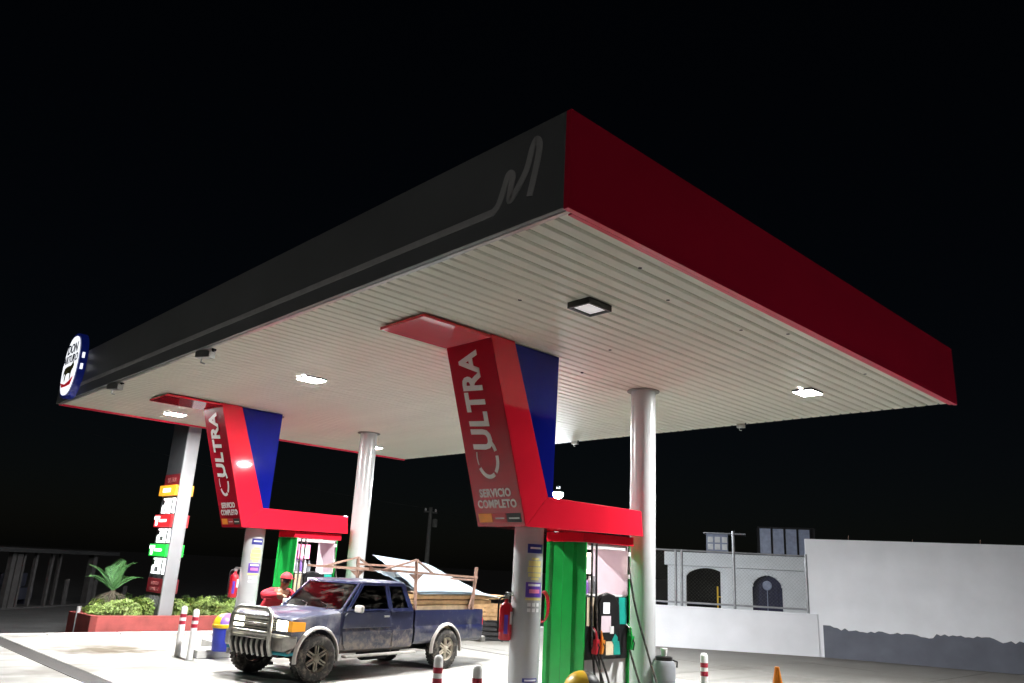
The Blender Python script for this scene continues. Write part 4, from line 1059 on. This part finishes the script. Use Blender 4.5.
for y0, y1, e in ((-.01, .10, 0), (TW-.10, TW+.01, 1)):
    yo_, yi = (y0, y1) if e == 0 else (y1, y0)
    MB().loft([[(-0.595, yi, .48), (-0.610, yi, .66), (-0.590, yi, .70), (-0.470, yi, .70), (-0.470, yi, .48)], [(-0.490, yo_+.03*(1-2*e), .52), (-0.500, yo_+.03*(1-2*e), .66), (-0.480, yo_+.03*(1-2*e), .69), (-.43, yo_+.03*(1-2*e), .69), (-.43, yo_+.03*(1-2*e), .52)], [(-.445, yo_, .56), (-.445, yo_-.004, .66), (-.435, yo_, .69), (-.42, yo_+.02*(1-2*e), .69), (-.42, yo_+.02*(1-2*e), .56)]]).obj('bumper_corner', 'chrome_dull', tr, bevel=.008)
box('valance', (-0.550, .08, .40), (-0.350, TW-.08, .455), 'teal_plastic', tr, .02)
for y_ in (.02, TW-.34): MB().prism([(-0.530, .44), (-.42, .50), (-.42, .557), (-0.530, .478)], y_+.02, y_+.30).obj('lower_valance', 'truck_blue_low', tr)
bb = thing('bull_bar', '', ''); del bb['label']; del bb['category']; bb.parent = tr
hoop = smooth_pts([(-0.610, .36, .40), (-0.680, .34, .55), (-0.700, .34, .80), (-0.680, .36, .98), (-0.670, .46, 1.055), (-0.670, .60, 1.065), (-0.670, TW-.60, 1.065), (-0.670, TW-.46, 1.055), (-0.680, TW-.36, .98), (-0.700, TW-.34, .80), (-0.680, TW-.34, .55), (-0.610, TW-.36, .40)], 5)
MB().tube(hoop, .036, 12).obj('hoop', 'chrome_dull', bb, smooth=True)
for z_ in (.72, .84, .95): MB().tube([(-0.695, .35, z_), (-0.705, TW/2, z_), (-0.695, TW-.35, z_)], .02, 10).obj('cross_bar', 'chrome_dull', bb, smooth=True)
MB().prism([(-0.690, .40), (-0.705, .63), (-0.690, .65), (-0.675, .63), (-0.650, .40)], .37, TW-.37).obj('skid_backing', 'black', bb)
for k in range(7): MB().tube(smooth_pts([(-0.725, .43+.127*k, .64), (-0.735, .43+.127*k, .52), (-0.680, .43+.127*k, .38)], 4), .019, 8).obj('skid_bar', 'chrome_dull', bb, smooth=True)
MB().tube([(-0.725, .37, .645), (-0.725, TW-.37, .645)], .022, 10).obj('cross_bar', 'chrome_dull', bb, smooth=True)
# steel rack over the bed
rk = thing('rack', '', ''); del rk['label']; del rk['category']; rk.parent = tr
zra, zrb = 1.74, 1.66
zz_ = lambda x_: zra+(zrb-zra)*(x_-1.0)/3.1
def bar(a, b, w_, nm, m_='rust'):
    a, b = Vector(a), Vector(b); d_ = (b-a); M_ = Matrix.Translation(a) @ d_.to_track_quat('X', 'Z').to_matrix().to_4x4()
    return MB().box((0, -w_/2, -w_/2), (d_.length, w_/2, w_/2), M_).obj(nm, m_, rk)
for y_ in (.05, TW-.05):
    bar((1.0, y_, zz_(1.0)), (4.12, y_, zz_(4.12)), .04, 'rail')
    bar((2.20, y_+.0, 1.053), (2.20, y_, 1.95), .05, 'post') if False else None
    bar((2.33, y_+.03, 1.053), (2.24, y_, 1.94), .05, 'post'); bar((4.0, y_, 1.053), (4.08, y_, 1.86), .05, 'post'); bar((3.9, y_, 1.055), (4.05, y_, 1.42), .035, 'brace')
    bar((2.24, y_, 1.93), (1.42, y_, zz_(1.42)+.01), .032, 'brace'); bar((2.24, y_, 1.93), (2.72, y_, zz_(2.72)+.01), .032, 'brace')
    MB().prism([(2.05, zz_(2.2)-.03), (2.45, zz_(2.2)-.03), (2.27, 1.55)], y_-.004, y_+.004).obj('gusset', 'rust', rk)
bar((1.02, .05, zra-.002), (1.02, TW-.05, zra-.002), .038, 'cross_bar'); bar((2.24, .075, 1.80), (2.24, TW-.075, 1.80), .038, 'cross_bar'); bar((4.06, .075, zrb-.05), (4.06, TW-.075, zrb-.05), .038, 'cross_bar')

# ------------------------------------------------------------------ load on the truck bed (things of their own)
TM = Matrix.Translation((7.02, 11.6, G)) @ Matrix.Rotation(R(11.3), 4, 'Z')
def onbed(o): o.matrix_world = TM @ o.matrix_world; return o
# side stacks of boards lying lengthwise, overhanging the tail
lab0 = 'sawn wooden board in the stack on the pickup bed'
for r_ in range(7):
    for c_ in range(4):
        if r_ < 3 and c_ in (1, 2): continue
        x0_ = 2.36+random.uniform(0, .1); ln = random.uniform(2.4, 2.85) if r_ > 4 else random.uniform(1.75, 1.88)
        if r_ <= 4 : x0_ = 2.36; ln = min(ln, 1.9)
        y0_ = .15+.34*c_+random.uniform(-.022, .02); z0_ = .642+.098*r_
        o = MB().box((x0_, y0_, z0_+.004), (x0_+ln, y0_+.31, z0_+random.uniform(.078, .088))).obj('wooden_board', random.choice(['wood', 'wood2', 'wood3']), bevel=.004)
        onbed(tag(o, lab0, 'board', 'boards on the pickup bed'))
# pale metal sheets leaning over the boards, curled at the tail
def sheet(x0_, x1_, ylow, zlow_, yhi, zhi, curl, label, lift):
    mb = MB(); nxs, nys = 26, 14; T_, B_ = [], []
    for i in range(nxs+1):
        u_ = i/nxs; x_ = x0_+(x1_-x0_)*u_; r1, r2 = [], []
        for j in range(nys+1):
            v_ = j/nys; y_ = ylow+(yhi-ylow)*v_; z_ = zlow_+(zhi-zlow_)*(v_**.9)+lift
            z_ -= (.10*u_+curl*max(0, u_-.66)**1.7)*(.25+.75*v_); z_ += .02*math.sin(3*u_+2*v_)
            z_ += .006*math.sin(v_*nys*3.0)
            r1.append((x_+.12*v_, y_, z_)); r2.append((x_+.12*v_, y_, z_-.006))
        T_.append(r1); B_.append(r2)
    rings = [T_[i]+B_[i][::-1] for i in range(nxs+1)]
    mb.loft(rings); o = mb.obj('metal_sheet', 'sheet', smooth=True); onbed(tag(o, label, 'metal sheet', 'pale sheets on the pickup load')); return o
sheet(2.42, 4.80, .10, 1.36, 1.50, 1.98, 1.9, 'pale metal sheet on top of the boards, uppermost and widest', .0)
sheet(2.46, 5.0, .08, 1.335, 1.50, 1.70, .9, 'pale metal sheet just under the uppermost one over the boards', -.005)

# ================================================================== PEOPLE
def figure(name, joints, edges, m_, parent):
    me = bpy.data.meshes.new(name); names = list(joints); idx = {k: i for i, k in enumerate(names)}
    me.from_pydata([joints[k][0] for k in names], [(idx[a], idx[b]) for a, b in edges], [])
    o = bpy.data.objects.new(name, me); C.objects.link(o)
    sk = o.modifiers.new('skin', 'SKIN'); ly = me.skin_vertices[0].data if me.skin_vertices else None
    if ly is None:
        bm = bmesh.new(); bm.from_mesh(me); bm.verts.layers.skin.verify(); bm.to_mesh(me); bm.free(); ly = me.skin_vertices[0].data
    for k in names:
        r_ = joints[k][1]; ly[idx[k]].radius = r_ if isinstance(r_, tuple) else (r_, r_)
    ly[0].use_root = True
    sb_ = o.modifiers.new('sub', 'SUBSURF'); sb_.levels = 2; sb_.render_levels = 2
    bpy.context.view_layer.update()
    m2 = bpy.data.meshes.new_from_object(o.evaluated_get(bpy.context.evaluated_depsgraph_get()))
    bpy.data.objects.remove(o); m2.materials.clear(); m2.materials.append(MATS[m_]); m2.name = name
    for p in m2.polygons: p.use_smooth = True
    o = bpy.data.objects.new(name, m2); C.objects.link(o); o.parent = parent; return o
# attendant behind the bonnet: local x = facing direction (towards the truck), y = to the person's left
q = on((267, 600), 1, 13.95)
per = thing('person', 'attendant in red shirt and red cap leaning over the far side of the bonnet', 'person', (q.x, 13.95, G), R(-75)); per.scale = (1.04, 1.04, 1.04)
J = {'pelvis': ((0, 0, .84), (.15, .12)), 'waist': ((.06, 0, .96), (.145, .115)), 'chest': ((.20, 0, 1.10), (.165, .125)), 'upper': ((.29, 0, 1.19), (.14, .10)), 'neck': ((.35, .0, 1.25), .055), 'head0': ((.385, .0, 1.315), (.075, .07)), 'head1': ((.405, .0, 1.41), (.088, .08)),
     'lsh': ((.29, .19, 1.19), .068), 'lel': ((.42, .34, 1.06), .050), 'lwr': ((.60, .20, 1.07), .036), 'lha': ((.65, .16, 1.07), .034),
     'rsh': ((.29, -.19, 1.20), .068), 'rel': ((.36, -.47, 1.15), .050), 'rwr': ((.52, -.26, 1.17), .036), 'rha': ((.56, -.20, 1.17), .034),
     'lhip': ((0, .10, .78), .10), 'lkn': ((.09, .12, .44), .070), 'lan': ((-.02, .13, .09), .048), 'lto': ((.12, .14, .045), .04),
     'rhip': ((0, -.10, .78), .10), 'rkn': ((.10, -.12, .44), .070), 'ran': ((.0, -.13, .09), .048), 'rto': ((.14, -.15, .045), .04)}
E_ = [('pelvis','waist'),('waist','chest'),('chest','upper'),('upper','neck'),('neck','head0'),('head0','head1'),('upper','lsh'),('lsh','lel'),('lel','lwr'),('lwr','lha'),('upper','rsh'),('rsh','rel'),('rel','rwr'),('rwr','rha'),('pelvis','lhip'),('lhip','lkn'),('lkn','lan'),('lan','lto'),('pelvis','rhip'),('rhip','rkn'),('rkn','ran'),('ran','rto')]
figure('body', J, E_, 'skin', per)
def grow(keys, add, nm, m_, edges=E_, trim=None):
    jj = {k: (J[k][0], tuple(x+add for x in (J[k][1] if isinstance(J[k][1], tuple) else (J[k][1],)*2))) for k in keys}
    if trim: jj.update(trim)
    return figure(nm, jj, [e for e in edges if e[0] in jj and e[1] in jj], m_, per)
grow(['pelvis','waist','chest','upper','lsh','lel','lwr','rsh','rel','rwr'], .018, 'shirt', 'shirt')
grow(['pelvis','lhip','lkn','lan','rhip','rkn','ran'], .016, 'trousers', 'trousers')
hc_ = Vector((.412, 0, 1.41))
cp = MB()
for_ = [(.108*math.cos(R(a)), .025+.105*math.sin(R(a))) for a in range(0, 91, 15)]
cp.lathe([(max(.003, r_), h_) for r_, h_ in for_], c=tuple(hc_), n=20)
cp.obj('cap', 'cap_red', per, smooth=True)
MB().loft([[(hc_.x+.07+dx__, y_, hc_.z+.028-dz) for y_, dx__ in ((-.08, 0), (-.06, .09), (0, .125), (.06, .09), (.08, 0))] for dz in (0, .012)]).obj('cap_peak', 'cap_red', per)
MB().lathe([(.004, -.012), (.013, -.008), (.016, .004), (.006, .02)], c=(hc_.x+.088, 0, hc_.z-.035), n=8).obj('nose', 'skin', per, smooth=True)
for y_ in (-.032, .032): MB().lathe([(.002, -.01), (.010, 0), (.002, .01)], c=(hc_.x+.078, y_, hc_.z-.005), n=8).obj('eye', 'black', per)
for y_ in (-.088, .088): MB().lathe([(.004, -.03), (.018, -.01), (.02, .015), (.006, .03)], c=(hc_.x-.005, y_, hc_.z-.02), n=8).obj('ear', 'skin', per, smooth=True)
box('mouth', (hc_.x+.070, -.022, hc_.z-.075), (hc_.x+.082, .022, hc_.z-.067), 'cap_red', per)
MB().lathe([(.088, -.05), (.094, 0), (.094, .03)], c=(hc_.x-.014, 0, hc_.z), n=16).obj('hair', 'hair', per, smooth=True)
for sgn_, key in ((1, 'lha'), (-1, 'rha')):
    b_ = Vector(J[key][0])
    for k in range(4):
        y_ = (-.024+.016*k); MB().tube([b_+Vector((.02, y_, .0)), b_+Vector((.065, y_, -.008)), b_+Vector((.088, y_, -.03)), b_+Vector((.08, y_, -.05+.004*abs(k-1)))], [.009, .0085, .008, .006], 7).obj('finger', 'skin', per, smooth=True)
    MB().tube([b_+Vector((.0, -.028*sgn_, .0)), b_+Vector((.03, -.046*sgn_, -.01)), b_+Vector((.055, -.040*sgn_, -.025))], [.011, .010, .007], 7).obj('thumb', 'skin', per, smooth=True)
for s_, k in ((1, 'l'), (-1, 'r')):
    a_ = Vector(J[k+'an'][0]); MB().loft([[(a_.x-.07, a_.y-.035, 0), (a_.x-.07, a_.y+.035, 0), (a_.x-.06, a_.y+.03, .09), (a_.x-.06, a_.y-.03, .09)], [(a_.x+.08, a_.y-.048, 0), (a_.x+.08, a_.y+.048, 0), (a_.x+.06, a_.y+.035, .09), (a_.x+.06, a_.y-.035, .09)], [(a_.x+.20, a_.y-.035, 0), (a_.x+.20, a_.y+.035, 0), (a_.x+.19, a_.y+.03, .045), (a_.x+.19, a_.y-.03, .045)]]).obj('shoe', 'black', per, smooth=True)
